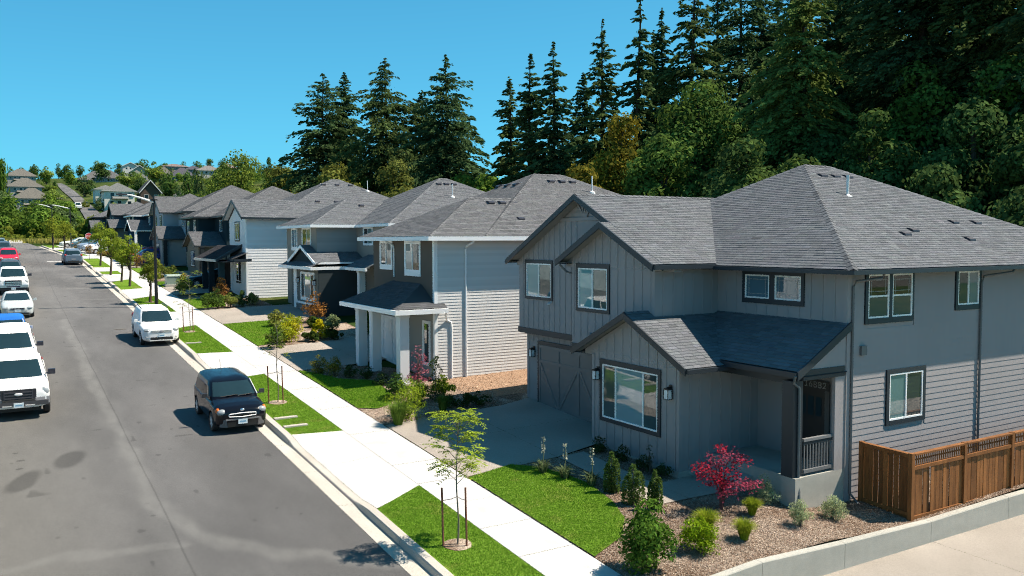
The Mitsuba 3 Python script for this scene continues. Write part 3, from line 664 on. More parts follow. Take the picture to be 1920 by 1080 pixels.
# small front gable, coplanar with the big one's right slope
zp = lambda y: E + .06 + (y - 19.55) * .5
roof_plane(h, RM, [(16.6, 19.55, zp(19.55)), (17.0, 19.55, zp(19.55)), (17.0, 22.2, zp(22.2)), (16.6, 22.2, zp(22.2))])
roof_plane(h, RM, [(19.5, 24.75, zp(22.2) - 2.55 * .5), (16.6, 24.75, zp(22.2) - 2.55 * .5), (16.6, 22.2, zp(22.2)), (19.5, 22.2, zp(22.2))], detail=1)
rk = MB()
for ya in (19.55, 24.75):
    e, a = np.array([16.55, 22.2, zp(22.2)]), np.array([16.55, ya, zp(22.2) - abs(ya - 22.2) * .5])
    rk.hexa([a + (0, 0, -.2), a + (.05, 0, -.2), e + (.05, 0, -.2), e + (0, 0, -.2), a + (0, 0, .015), a + (.05, 0, .015), e + (.05, 0, .015), e + (0, 0, .015)], D1)
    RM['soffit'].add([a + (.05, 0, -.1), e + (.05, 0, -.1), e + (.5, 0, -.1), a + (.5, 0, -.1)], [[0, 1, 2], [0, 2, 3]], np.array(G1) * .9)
part(RM['key'], 'rake_board', rk, 'satin')
RM['fascia'].box(16.6, 19.2, 19.44, 19.55, E - .09, E + .045, D1)
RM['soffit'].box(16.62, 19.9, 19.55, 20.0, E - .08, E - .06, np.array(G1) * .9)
RM['soffit'].box(16.62, 17.5, 24.4, 24.75, E - .02, E + .0, np.array(D1))
RM['soffit'].box(17.02, 17.5, 28.65, 28.85, E - .02, E + .0, np.array(D1))
end_roof(RM)
gable_wall(h, 17.47, 24.2, 4.6, E - .02, .5, .3, G1); gable_wall(h, 17.05, 22.2, 2.6, E + .02, .5, .3, G1)
gz1 = lambda y: E + .06 + 4.65 * .5 - abs(y - 24.2) * .5 - .1
gz2 = lambda y: zp(22.2) - abs(y - 22.2) * .5 - .1
WL = (26.33, 28.05, 6.15, 7.42); WM = (22.35, 24.0, 5.98, 7.35)
def mg(w, t=.13): return (w[0] - t, w[1] + t, w[2] - t, w[3] + t)
battens(h, 'w', 17.47, 24.62, 28.65, 4.87, lambda y: min(gz1(y), 9.0), .36, G1, [mg(WL)], off=.1)
battens(h, 'w', 17.05, 20.0, 24.4, 4.87, gz2, .41, G1, [mg(WM)], off=.2)
battens(h, 'w', 17.80, 20.1, 28.6, 4.35, 4.7, .36, G1, off=.1)
battens(h, 'w', 17.80, 28.33, 28.6, 1.6, 4.3, .2, G1, off=.12)
part(h, 'band_board', MB().box(17.44, 17.8, 24.4, 28.7, 4.68, 4.9, D1), 'satin')
part(h, 'band_board', MB().box(17.02, 17.8, 20.0, 24.4, 4.5, 4.72, D1), 'satin')
# sunburst brackets in the upper gable
sbm = MB(); sbm.box(17.42, 17.47, 22.85, 25.7, 8.98, 9.1, G1)
for ang in (-.55, -.28, 0, .28, .55): sbm.beam((17.43, 24.2 - .04 + math.sin(ang) * .12, 9.1), (17.43, 24.2 + math.sin(ang) * .75, 9.1 + math.cos(ang) * .55), .06, .03, G1, up=(1, 0, 0))
part(h, 'gable_bracket', sbm, 'h1_paint')
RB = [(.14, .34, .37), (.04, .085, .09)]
window(h, 'w', 17.47, *WL, trim=D1, tw=.11, back=RB[::-1], head=.14, label='upper sliding window in the left gable')
window(h, 'w', 17.05, *WM, trim=D1, tw=.12, back=RB[::-1], head=.16, label='upper sliding window in the small front gable')
garage_door(h, 'w', 17.74, 22.3, 27.55, 1.84, 4.27, (.13, .135, .14))
gt = MB().box(17.70, 17.8, 27.55, 27.68, 1.8, 4.4, D1); gt.box(17.70, 17.8, 22.2, 27.55, 4.27, 4.42, D1); gt.box(17.74, 17.8, 27.68, 28.3, 1.55, 1.9, (.38, .375, .36)); part(h, 'garage_trim', gt, 'satin')
lantern(h, 'w', 17.79, 28.05, 3.95)
# recessed front wall and upper windows
b_ = [mg((16.6, 18.85, 6.5, 7.28), .14)]
battens(h, 'w', X0, 15.1, 20.0, 4.6, E - .12, .41, G1, b_, off=.42)
part(h, 'corner_board', MB().box(X0 - .03, X0 + .02, 15.07, 15.2, 1.0, E - .12, G1), 'h1_paint'); part(h, 'corner_board', MB().box(X0 + .021, X0 + .13, 15.07, 15.1, 1.0, E - .12, G1), 'h1_paint')
for a, b in ((16.65, 17.62), (17.83, 18.8)):
    window(h, 'w', X0, a, b, 6.52, 7.24, trim=D1, tw=.11, sash=1, back=[(.06, .15, .21)], grid=[((.12, .12), (0, 1)), ((.88, .88), (0, 1)), ((0, 1), (.15, .15)), ((0, 1), (.85, .85))], tb=.15)
battens(h, 's', 20.0, 17.1, 19.6, 4.9, E - .12, .41, G1, off=.3)
# den front and side
DW = (19.16, 21.86, 2.6, 4.32)
battens(h, 'w', 16.5, 18.25, 22.4, 1.62, lambda y: 4.55 + (2.75 - abs(y - 20.3)) * .5 - .1, .41, G1, [mg(DW)], off=.16)
battens(h, 's', 18.25, 16.5, 19.6, 1.62, 4.6, .41, G1, off=.4)
part(h, 'corner_board', MB().box(16.47, 16.5, 18.22, 18.34, 1.62, 4.6, G1), 'h1_paint'); part(h, 'corner_board', MB().box(16.501, 16.6, 18.22, 18.25, 1.62, 4.6, G1), 'h1_paint'); part(h, 'corner_board', MB().box(16.47, 16.5, 22.3, 22.43, 1.62, 4.6, G1), 'h1_paint')
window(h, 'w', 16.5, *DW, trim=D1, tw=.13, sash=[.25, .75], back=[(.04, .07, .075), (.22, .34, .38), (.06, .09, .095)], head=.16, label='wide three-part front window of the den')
lantern(h, 'w', 16.49, 22.1, 4.0); lantern(h, 'w', 16.49, 18.6, 3.9)
RD_ = new_roof(h)
gable_x(h, RD_, 16.1, 19.75, 20.3, 2.75, 4.72, .5, D1, 16.5, G1, hwl=2.75, pieces=230, faces='s')
gable_wall(h, 16.5, 20.3, 2.55, 4.7, .5, .3, G1)
roof_plane(h, RD_, [(17.65, 20.0, 4.85), (17.65, 15.0, 4.85), (19.68, 15.0, 6.02), (19.68, 20.0, 6.02)], pieces=70)
RD_['fascia'].box(17.54, 17.65, 15.0, 17.9, 4.69, 4.835, D1)
RD_['soffit'].box(17.66, 19.68, 15.06, 18.2, 4.68, 4.70, np.array(D1))
e, a = np.array([19.70, 14.955, 6.03]), np.array([17.6, 14.955, 4.82])
part(RD_['key'], 'rake_board', MB().hexa([a + (0, 0, -.2), a + (0, .045, -.2), e + (0, .045, -.2), e + (0, 0, -.2), a + (0, 0, .03), a + (0, .045, .03), e + (0, .045, .03), e + (0, 0, .03)], D1), 'satin')
part(h, 'porch_gable_wall', MB().prism([(17.9, 15.1, 4.7), (X0, 15.1, 4.7), (X0, 15.1, 5.92)], (0, .12, 0), G1), 'h1_paint')
end_roof(RD_)
part(h, 'porch_beam', MB().box(17.95, 19.6, 15.08, 15.24, 4.58, 4.86, D1), 'satin'); part(h, 'porch_beam', MB().box(17.9, 18.06, 15.3, 18.2, 4.45, 4.7, D1), 'satin')
part(h, 'porch_floor', MB().box(17.75, X0, 15.1, 18.2, .6, 2.0, (.37, .37, .36)), 'wall_concrete')
part(h, 'porch_floor', MB().box(17.62, 17.94, 15.02, 15.5, .6, 2.02, (.37, .37, .36)), 'wall_concrete')
part(h, 'porch_step', MB().box(17.3, 17.75, 16.6, 18.2, 1.2, 1.72, (.37, .37, .36)), 'wall_concrete')
part(h, 'porch_post', MB().box(17.62, 17.98, 15.12, 15.5, 2.02, 4.58, D1), 'satin')
pf = part(h, 'porch_railing', MB().box(18.08, 19.24, 15.14, 15.24, 2.925, 3.0, (.16, .165, .17)), 'satin')
part(pf, 'rail', MB().box(18.08, 19.24, 15.16, 15.22, 2.84, 2.924, D1), 'satin'); part(pf, 'rail', MB().box(18.08, 19.24, 15.13, 15.25, 2.08, 2.17, (.14, .145, .15)), 'satin')
for x in np.linspace(18.14, 19.18, 10): part(pf, 'baluster', MB().box(x - .018, x + .018, 15.17, 15.21, 2.17, 2.84, (.13, .135, .14)), 'satin')
part(h, 'porch_wall', MB().box(19.24, X0, 15.1, 15.2, 2.0, 4.6, G1), 'h1_paint')
dk = sub(h, 'front_door')
part(dk, 'leaf', MB().box(X0 - .04, X0, 15.75, 16.7, 2.0, 4.1, (.022, .02, .02)), 'satin'); part(dk, 'frame', MB().box(X0 - .05, X0, 15.6, 15.75, 2.0, 4.25, (.12, .115, .11)).box(X0 - .05, X0, 16.7, 16.85, 2.0, 4.25, (.12, .115, .11)).box(X0 - .05, X0, 15.75, 16.7, 4.1, 4.25, (.12, .115, .11)))
for i in range(3): part(dk, 'pane', MB().box(X0 - .048, X0 - .041, 15.86 + i * .27, 16.06 + i * .27, 3.3, 3.85, (.05, .06, .065)), 'dark_glass')
tm = meshkit.text_mesh('16882', .17)
tv, tf = np.array(tm.vertices), np.array(tm.faces)
tv = tv - [(tv[:, 0].min() + tv[:, 0].max()) / 2, 0, 0]; tz = tv[:, 2] - tv[:, 2].min()
part(h, 'house_number', MB().add(np.column_stack([X0 - .052 - np.minimum(tz, .01), 16.08 - tv[:, 0] * 1.05, 4.11 + tv[:, 1]]), tf, (.26, .27, .27)), 'satin', label='house number 16882 above the front door')
part(h, 'number_board', MB().box(X0 - .052, X0 - .0505, 15.6, 16.85, 4.06, 4.33, (.02, .02, .022)), 'satin')
# camera-facing side wall: lap siding
SA, SA2, SB, SC = (20.5, 21.42, 6.1, 7.32), (21.56, 22.48, 6.1, 7.32), (24.72, 25.82, 6.3, 7.32), (21.52, 23.08, 3.12, 4.46)
lap(h, 's', Y0, X0 + .13, 33.5, .95, E - .12, .1735, G1, [(20.36, 22.62, 5.95, 7.5), mg(SB, .14), mg(SC, .15)], butt=.0245)
sg = [((.13, .13), (.55, 1)), ((.87, .87), (.55, 1)), ((0, 1), (.9, .9)), ((0, 1), (.62, .62))]
for w_ in (SA, SA2): window(h, 's', Y0 - .012, *w_, trim=D1, tw=.07 if w_ is SA2 else .12, sash=[.5], horiz=True, back=[(.05, .085, .10), (.02, .02, .022)], grid=sg, tb=.16)
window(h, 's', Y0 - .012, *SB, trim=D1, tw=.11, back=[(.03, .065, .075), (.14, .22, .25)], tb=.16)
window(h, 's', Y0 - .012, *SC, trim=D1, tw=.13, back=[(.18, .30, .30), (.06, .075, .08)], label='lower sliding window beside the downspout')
DS = (.13, .135, .14)
downspout(h, [(20.5, 14.55, 7.4), (20.45, 14.6, 7.25), (19.9, 15.0, 7.15), (19.84, 15.04, 7.0), (19.84, 15.04, 1.3), (19.9, 14.8, 1.05)], DS)
downspout(h, [(26.9, 14.55, 7.42), (26.85, 14.6, 7.28), (25.98, 15.0, 7.15), (25.92, 15.03, 6.95), (25.92, 15.03, 1.0)], DS)
downspout(h, [(17.55, 15.0, 4.75), (17.6, 15.1, 4.55), (17.8, 15.08, 4.4), (17.8, 15.08, 1.9), (17.75, 14.98, 1.3)], (.10, .12, .13))
downspout(h, [(16.75, 24.75, 7.45), (16.95, 24.6, 7.2), (17.4, 24.47, 7.05), (17.42, 24.46, 5.5), (17.3, 23.9, 5.25), (17.0, 23.2, 5.1), (16.98, 23.0, 4.9)], DS)
part(h, 'camera', MB().ell((17.3, 26.25, 5.95), (.05, .05, .05), (.7, .7, .7)).tube([(17.44, 26.3, 6.02), (17.3, 26.25, 5.95), (17.2, 26.2, 5.93)], .035, (.7, .7, .7)), 'satin', smooth=True)
part(h, 'vent_cap', MB().box(20.2, 20.42, 15.0, 15.08, 5.1, 5.36, DS), 'satin')
sz = lambda y: E + (y - 14.6) * .5
roof_vents(h, [(25.35, 20.7, sz(20.7)), (26.05, 20.7, sz(20.7)), (26.75, 20.7, sz(20.7)), (23.98, 16.44, sz(16.44)), (24.73, 16.68, sz(16.68)), (27.82, 17.26, sz(17.26)), (29.1, 17.24, sz(17.24)), (26.84, 16.1, sz(16.1))], .5)
vent_pipe(h, (24.74, 19.06, sz(19.06)))
roof_vents(h, [(20.9, 17.6, E + 1.7 * .5)], .5, 'w')

H1P[0] = False
# ---------------------------------------------------------------- fence
fk = thing('fence', 'brown stained cedar fence with lattice top beside the nearest house', 'fence')
def fence_run(p, q, n_panels, lattice):
    p, q = np.array(p, float), np.array(q, float); L = np.linalg.norm(q - p); d = (q - p) / L; nrm = np.array([d[1], -d[0]])
    gz_ = lambda t: float(wall_top(14)) * 0 + .93 + (.12 * (1 - t / L) if not lattice else .02)
    top = 2.72
    for i in range(n_panels + 1):
        t = L * i / n_panels; c = p + d * t
        part(fk, 'post', MB().box(c[0] - .06, c[0] + .06, c[1] - .06, c[1] + .06, .8, top + .02, W1), 'fence_wood')
    for i in range(n_panels):
        t0, t1 = L * i / n_panels + .062, L * (i + 1) / n_panels - .062
        P = lambda t, o=0: p + d * t + nrm * o
        zt = top - (.42 if lattice else .1)
        def rail(z, hgt, o0, o1):
            a, b, a2, b2 = P(t0, o0), P(t1, o0), P(t1, o1), P(t0, o1)
            m = MB().hexa([(*a, z), (*b, z), (*a2, z), (*b2, z), (*a, z + hgt), (*b, z + hgt), (*a2, z + hgt), (*b2, z + hgt)], W1); part(fk, 'rail', m, 'fence_wood')
        rail(top - .04, .045, -.07, .07); rail(zt, .09, -.045, .045); rail(.98 if lattice else 1.08, .09, .0, .04)
        n = int((t1 - t0) / .142); w = (t1 - t0) / n
        for k in range(n):
            a, b = t0 + k * w + .006, t0 + (k + 1) * w - .006; o = -.018 + .008 * RNG.normal()
            A, B, A2, B2 = P(a, o), P(b, o), P(b, o + .017), P(a, o + .017); z0 = gz_(a) + .02 * RNG.random()
            part(fk, 'board', MB().hexa([(*A, z0), (*B, z0), (*A2, z0), (*B2, z0), (*A, zt), (*B, zt), (*A2, zt), (*B2, zt)], W1), WOODS[RNG.integers(0, 3)])
        if lattice:
            lm = MB()
            for k in range(int((t1 - t0) / .085)):
                t = t0 + .04 + k * .085; A, B, A2, B2 = P(t, -.01), P(t + .03, -.01), P(t + .03, .008), P(t, .008)
                lm.hexa([(*A, zt + .09), (*B, zt + .09), (*A2, zt + .09), (*B2, zt + .09), (*A, top - .04), (*B, top - .04), (*A2, top - .04), (*B2, top - .04)], W1)
            a, b, a2, b2 = P(t0, -.03), P(t1, -.03), P(t1, -.012), P(t0, -.012); z = (zt + .05 + top) / 2 - .0
            lm.hexa([(*a, z), (*b, z), (*a2, z), (*b2, z), (*a, z + .03), (*b, z + .03), (*a2, z + .03), (*b2, z + .03)], W1)
            part(fk, 'lattice', lm, 'fence_wood', stuff=True)
fence_run((20.15, 14.9), (20.08, 13.36), 1, False)
fence_run((20.08, 13.36), (36.5, 13.40), 7, True)

# ---------------------------------------------------------------- second house (white trim, pale lap siding)
h = thing('house', 'second house of the row with pale lap siding, brown front and white porch posts', 'house')
WT, TP, PS = (.74, .76, .77), (.125, .108, .092), (.57, .575, .575)
E2 = 8.5
part(h, 'foundation', MB().box(15.93, 33, 33.03, 40, 1.3, 2.25, (.4, .38, .35)), 'wall_concrete')
wall(h, 15.9, 33, 33.0, 40.1, 2.2, E2 - .1, TP); wall(h, 15.85, 16.1, 33.0, 37.28, 5.2, E2 - .1, TP, name='bay_wall'); wall(h, 18.9, 33, 40.1, 45.6, 2.2, E2 - .1, TP)
lap(h, 's', 33.0, 15.98, 33, 2.2, E2 - .1, .132, PS, pieces=False, butt=.031, label='pale lap siding')
part(h, 'corner_board', MB().box(15.82, 15.98, 32.965, 33.0, 2.2, E2 - .12, WT).box(15.82, 15.85, 33.0, 33.12, 5.4, E2 - .12, WT), 'satin')
R2 = new_roof(h)
hip(h, R2, 15.4, 27, 32.5, 40.65, E2, .46, WT, faces='ws', detail=2, gut=.2, col=(.122, .127, .135))
hip(h, R2, 18.1, 33.6, 32.504, 46.1, E2 + .004, .5, WT, faces='ws', detail=2, gut=.2, col=(.122, .127, .135))
end_roof(R2)
wt = dict(trim=WT, tw=.09, frame=(.8, .8, .8))
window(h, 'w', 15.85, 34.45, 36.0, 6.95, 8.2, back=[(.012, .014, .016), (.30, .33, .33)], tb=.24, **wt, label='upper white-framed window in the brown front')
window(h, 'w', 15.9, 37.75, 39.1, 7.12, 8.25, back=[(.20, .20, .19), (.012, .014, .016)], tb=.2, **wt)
downspout(h, [(15.35, 37.5, 8.35), (15.8, 37.36, 8.1), (15.83, 37.34, 7.9), (15.83, 37.34, 6.6)], WT, .04)
downspout(h, [(17.55, 32.45, 8.4), (17.5, 32.5, 8.25), (17.36, 32.9, 8.05), (17.34, 32.94, 7.9), (17.34, 32.94, 2.0)], WT, .045)
downspout(h, [(16.25, 32.6, 5.3), (16.25, 32.75, 5.1), (16.4, 32.93, 4.85), (16.6, 32.94, 4.75), (16.62, 32.94, 4.5), (16.62, 32.94, 2.1)], WT, .045)
part(h, 'window_well', MB().box(19.6, 20.4, 32.55, 32.97, 2.0, 2.25, (.6, .6, .58)).box(19.68, 20.32, 32.6, 32.97, 2.251, 2.26, (.02, .02, .02)), 'satin')
P2_ = new_roof(h)

zt = 6.42
c = [(13.95, 32.65, 5.42), (13.95, 39.3, 5.42), (15.9, 37.6, zt), (15.9, 34.4, zt)]
roof_plane(h, P2_, [c[1], c[0], c[3], c[2]], (.09, .094, .10)); roof_plane(h, P2_, [c[0], (16.3, 32.65, 5.42), (16.3, 33.0, 5.6), (15.9, 34.4, zt)], (.09, .094, .10)); roof_plane(h, P2_, [(16.3, 39.3, 5.42), c[1], c[2], (16.3, 39.3, 5.42)][0:3], (.09, .094, .10))
for a_, b_, c_, d_ in ((13.84, 13.95, 32.54, 39.41), (13.952, 16.3, 32.54, 32.65), (13.952, 16.3, 39.3, 39.41)): P2_['fascia'].box(a_, b_, c_, d_, 5.2, 5.4, WT)
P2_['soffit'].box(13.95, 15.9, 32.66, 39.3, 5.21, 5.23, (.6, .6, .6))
end_roof(P2_)
for y in (33.15, 36.25, 38.0): post(h, 14.2, 14.62, y - .21, y + .21, 2.1, 5.2, (.62, .64, .66))
part(h, 'porch_floor', MB().box(14.0, 15.9, 32.8, 38.4, 1.7, 2.18, (.36, .35, .33)), 'drive_concrete')
wall(h, 15.87, 15.9, 33.0, 40.1, 2.2, 5.2, (.30, .29, .27), name='porch_wall')
part(h, 'corner_board', MB().box(15.83, 15.87, 33.0, 33.14, 2.2, 5.2, WT), 'satin')
window(h, 'w', 15.868, 33.55, 34.15, 2.9, 4.7, trim=WT, tw=.09, sash=1, back=[(.02, .025, .025)])
garage_door(h, 'w', 15.86, 36.6, 39.9, 2.2, 4.7, (.6, .63, .66), cross=False)
z2 = lambda y: E2 + (y - 32.5) * .46
roof_vents(h, [(20.3, 36.0, z2(36.0)), (20.95, 36.0, z2(36.0)), (21.6, 36.0, z2(36.0)), (20.9, 34.2, z2(34.2))], .46)
z3 = lambda y: E2 + (y - 32.5) * .5
roof_vents(h, [(25.4, 38.4, z3(38.4)), (26.1, 38.4, z3(38.4)), (26.8, 38.4, z3(38.4))], .5)
roof_vents(h, [(23.6, 39.8, E2 + 5.5 * .5), (23.6, 38.9, E2 + 5.5 * .5), (23.6, 40.7, E2 + 5.5 * .5)], .5, 'w')
vent_pipe(h, (27.3, 37.2, z3(37.2)), .9)

# ---------------------------------------------------------------- third house
h = thing('house', 'third house of the row with dark lower front, stone base and white gable trim', 'house')
E3, U3, K3 = 9.4, (.27, .255, .23), (.045, .058, .064)
wall(h, 20.6, 34, 49.4, 61.8, 3.2, E3 - .1, U3); wall(h, 17.8, 21, 55.0, 61.8, 3.4, E3 - .1, U3); wall(h, 17.34, 21, 53.3, 59.2, 3.3, 6.7, K3)
wall(h, 17.32, 17.34, 53.32, 59.18, 3.3, 6.7, (.16, .165, .155), name='front_panel')
lap(h, 's', 54.98, 17.82, 20.95, 6.6, E3 - .1, .16, (.27, .28, .28), pieces=False)
R3 = new_roof(h)
hip(h, R3, 17.3, 27, 54.45, 62.3, E3, .5, WT, faces='ws', detail=1, gut=.2); hip(h, R3, 20.4, 34.5, 48.8, 62.305, E3 + .004, .5, WT, faces='ws', detail=1, gut=.2)
end_roof(R3)
window(h, 'w', 17.8, 59.3, 60.5, 7.85, 9.15, **wt, tb=.2, back=[(.14, .17, .17), (.03, .035, .035)]); window(h, 'w', 17.8, 56.2, 58.0, 7.3, 9.15, **wt, back=[(.15, .18, .18), (.02, .022, .025)])
window(h, 'w', 20.6, 52.1, 53.6, 8.1, 9.15, **wt)
B3 = new_roof(h)
gable_x(h, B3, 17.1, 20.7, 56.25, 3.0, 6.95, .36, WT, 17.34, K3, detail=1); gable_wall(h, 17.34, 56.25, 2.8, 6.9, .36, .3, K3)
roof_plane(h, B3, [(16.75, 59.9, 6.66), (16.75, 52.75, 6.66), (17.34, 52.75, 6.95), (17.34, 59.9, 6.95)], detail=1)
B3['fascia'].box(16.62, 16.75, 52.62, 60.0, 6.46, 6.65, WT); B3['fascia'].box(16.752, 20.6, 52.62, 52.75, 6.46, 6.65, WT)
roof_plane(h, B3, [(19.0, 52.9, 6.62), (19.0, 49.0, 6.62), (20.6, 49.0, 7.4), (20.6, 52.9, 7.4)], detail=1); B3['fascia'].box(18.88, 19.0, 49.0, 52.62, 6.44, 6.62, WT)
end_roof(B3)
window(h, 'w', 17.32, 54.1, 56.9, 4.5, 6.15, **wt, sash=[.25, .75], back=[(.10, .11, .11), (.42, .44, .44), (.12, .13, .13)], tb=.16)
stn = MB()
y = 53.3
while y < 57.9:
    z = 3.2
    while z < 4.05:
        w_, hh_ = RNG.uniform(.25, .6), RNG.uniform(.12, .2); c = np.array((.27, .27, .265)) * RNG.uniform(.45, 1.25)
        stn.box(17.24 - RNG.uniform(0, .03), 17.32, y, min(y + .42, 57.9), z, min(z + hh_, 4.08) - .012, c); z += hh_
    y += .43
part(h, 'stone_base', stn, 'matte', stuff=True, label='grey stone base under the front window')
part(h, 'stone_cap', MB().box(17.2, 17.32, 53.25, 57.95, 4.09, 4.22, WT), 'satin'); part(h, 'corner_board', MB().box(17.29, 17.32, 57.9, 58.6, 3.4, 6.4, WT), 'satin')
lantern(h, 'w', 17.3, 57.35, 5.7); lantern(h, 'w', 17.3, 53.75, 5.65)
post(h, 19.1, 19.5, 50.6, 51.0, 3.3, 6.45, (.62, .64, .66))
s3 = lambda y: E3 + (y - 48.8) * .5
roof_vents(h, [(26.6, 54.6, s3(54.6)), (27.2, 54.6, s3(54.6)), (27.8, 54.6, s3(54.6))], .5); vent_pipe(h, (26.7, 52.6, s3(52.6)), .9)
roof_vents(h, [(21.8, 57.2, E3 + 2.75 * .5), (23.5, 57.2, E3 + 2.75 * .5)], .5)

# ---------------------------------------------------------------- fourth house (white)
h = thing('house', 'white house with narrow gable, dark porch roof and white lap siding, fourth of the row', 'house')
E4, U4 = 10.1, (.66, .68, .70)
wall(h, 18.2, 32, 65.3, 78.5, 3.8, E4 - .1, U4); wall(h, 15.7, 20, 65.3, 70.7, 3.8, E4 - .1, U4)
lap(h, 's', 65.3, 15.75, 31, 4.0, E4 - .1, .20, U4, pieces=False, butt=.036)
part(h, 'corner_board', MB().box(15.66, 15.78, 65.26, 65.3, 3.9, E4 - .1, (.72, .74, .75)).box(15.66, 15.7, 65.3, 65.42, 3.9, E4 - .1, (.72, .74, .75)), 'satin')
R4 = new_roof(h)
hip(h, R4, 17.6, 32.5, 64.8, 79, E4, .5, D1, faces='ws', detail=1); gable_x(h, R4, 15.3, 24, 68.0, 3.2, E4, .45, D1, 15.7, U4, detail=1, faces='s')
end_roof(R4); gable_wall(h, 15.7, 68.0, 2.7, E4 - .1, .45, .3, U4)
window(h, 'w', 15.7, 67.3, 68.7, 8.45, 9.75, trim=D1, tw=.1, back=[(.02, .022, .025), (.09, .10, .10)], tb=.16); window(h, 'w', 15.7, 67.2, 68.5, 5.2, 6.85, trim=D1, tw=.1, back=[(.02, .022, .025)], tb=.14)
P4 = new_roof(h)
roof_plane(h, P4, [(13.8, 75, 6.95), (13.8, 66.6, 6.95), (15.7, 66.6, 8.0), (15.7, 75, 8.0)], detail=1, col=(.05, .05, .055)); roof_plane(h, P4, [(14.6, 66.7, 7.0), (14.6, 64.6, 7.0), (15.7, 64.6, 7.45), (15.7, 66.7, 7.45)], detail=1, col=(.07, .07, .075))
P4['fascia'].box(13.68, 13.8, 66.6, 75, 6.75, 6.94, (.4, .4, .39)); P4['fascia'].box(14.5, 14.6, 64.6, 66.6, 6.8, 6.98, D1); P4['fascia'].box(14.6, 15.9, 64.5, 64.6, 6.8, 6.98, D1)
P4['soffit'].box(13.8, 15.7, 64.7, 75, 6.76, 6.78, D1)
e, a = np.array([15.75, 66.5, 8.1]), np.array([13.75, 66.5, 6.95])
part(P4['key'], 'rake_board', MB().hexa([a + (0, 0, -.2), a + (0, .1, -.2), e + (0, .1, -.2), e + (0, 0, -.2), a + (0, 0, .03), a + (0, .1, .03), e + (0, .1, .03), e + (0, 0, .03)], D1), 'satin')
end_roof(P4)
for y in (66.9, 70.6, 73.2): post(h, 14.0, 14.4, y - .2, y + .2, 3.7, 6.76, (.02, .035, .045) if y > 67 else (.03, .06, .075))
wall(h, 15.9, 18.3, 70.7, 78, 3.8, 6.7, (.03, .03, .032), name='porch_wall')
s4 = lambda y: E4 + (y - 64.8) * .5
roof_vents(h, [(20.5, 70.2, s4(66.9)), (22, 67.6, s4(67.6)), (23.6, 67.6, s4(67.6)), (25, 67.6, s4(67.6)), (26.2, 67.6, s4(67.6)), (23.6, 70.8, s4(70.8)), (24.8, 70.8, s4(70.8)), (26, 70.8, s4(70.8))], .5)
vent_pipe(h, (27.2, 69.8, s4(69.8)), .9)

# ---------------------------------------------------------------- houses further up the row
def row_house(label, xf, y0, zb, wid, dep, cols, ev=6.1, gable='lower', detail=1, seed=0, post_col=None, group=None, trim=None, wins=True, slope=.5, name='house', cat='house', up_gable=False):
    """front wall x=xf, camera-side wall y=y0; upper block, lower front bump with a gable, porch, windows, garage."""
    h = thing(name, label, cat, group); up, lo, tr, rc = cols; e = zb + ev; hh = detail
    wall(h, xf + 1.6, xf + dep, y0, y0 + wid, zb - .4, e - .1, up); wall(h, xf, xf + 3, y0 + wid * .42, y0 + wid - .3, zb - .2, e - .1, up)
    wall(h, xf - .9, xf + 2, y0 + .6, y0 + wid * .5, zb - .2, zb + 2.95, lo)
    R = new_roof(h)
    hip(h, R, xf + 1.1, xf + dep + .5, y0 - .5, y0 + wid + .5, e, slope, tr, faces='ws', detail=hh, gut=.18, col=rc)
    if up_gable: gable_x(h, R, xf - .4, xf + dep * .5, y0 + wid * .7, wid * .3, e + .01, slope, tr, xf, up, detail=hh, col=rc, faces='s'); 
    else: hip(h, R, xf - .5, xf + dep * .6, y0 + wid * .42 - .5, y0 + wid + .2, e + .006, slope, tr, faces='ws', detail=hh, gut=.18, col=rc)
    yc, hw = y0 + .6 + (wid * .5 - .6) / 2, (wid * .5 - .6) / 2 + .4
    gable_x(h, R, xf - 1.3, xf + 1.6, yc, hw, zb + 3.0, .42, tr, xf - .9, lo, detail=hh, col=rc, faces='s')
    end_roof(R); gable_wall(h, xf - .9, yc, hw - .4, zb + 2.95, .42, .2, lo)
    if up_gable: gable_wall(h, xf, y0 + wid * .7, wid * .3 - .4, e - .1, slope, .3, up)
    w = dict(trim=tr if sum(tr) > 1 else D1, tw=.1)
    window(h, 'w', xf - .9, yc - .9, yc + .9, zb + 1.0, zb + 2.4, back=[(.12, .14, .14), (.25, .27, .27)], **w)
    window(h, 'w', xf, y0 + wid * .5, y0 + wid * .5 + 1.3, e - 1.7, e - .35, **w); window(h, 'w', xf, y0 + wid * .78, y0 + wid * .78 + 1.3, e - 1.7, e - .35, **w)
    window(h, 'w', xf + 1.6, y0 + 1.6, y0 + 3.0, e - 1.5, e - .4, **w); window(h, 's', y0, xf + 3.2, xf + 4.4, e - 1.6, e - .4, **w)
    garage_door(h, 'w', xf - .02, y0 + wid * .55, y0 + wid - .9, zb - .1, zb + 2.3, np.array(lo) * 1.3, cross=False)
    for yy in (y0 + .3,): post(h, xf - .8, xf - .45, yy - .17, yy + .17, zb - .2, zb + 2.9, post_col or tr)
    return h
DG, SL = (.028, .034, .038), (.112, .117, .125)
row_house('dark teal house with taupe upper front behind the white house', 16.9, 84.6, 4.9, 12.5, 14, ((.026, .045, .055), (.19, .18, .155), DG, SL), ev=5.9)
row_house('light blue-grey house with dark trim behind the nearest lamp post', 15.6, 97.6, 5.6, 13, 14, ((.34, .38, .41), (.26, .29, .31), DG, SL), ev=6.0, up_gable=True)
row_house('deep blue house with white trim and a white porch post near the bend', 17.6, 137.5, 7.0, 15, 15, ((.022, .052, .085), (.022, .05, .08), WT, SL), ev=5.4, post_col=WT)
row_house('slate blue house beyond the deep blue one, by the stop sign', 16.6, 156, 7.6, 14, 14, ((.075, .10, .125), (.17, .17, .17), DG, SL), ev=5.3, up_gable=True)
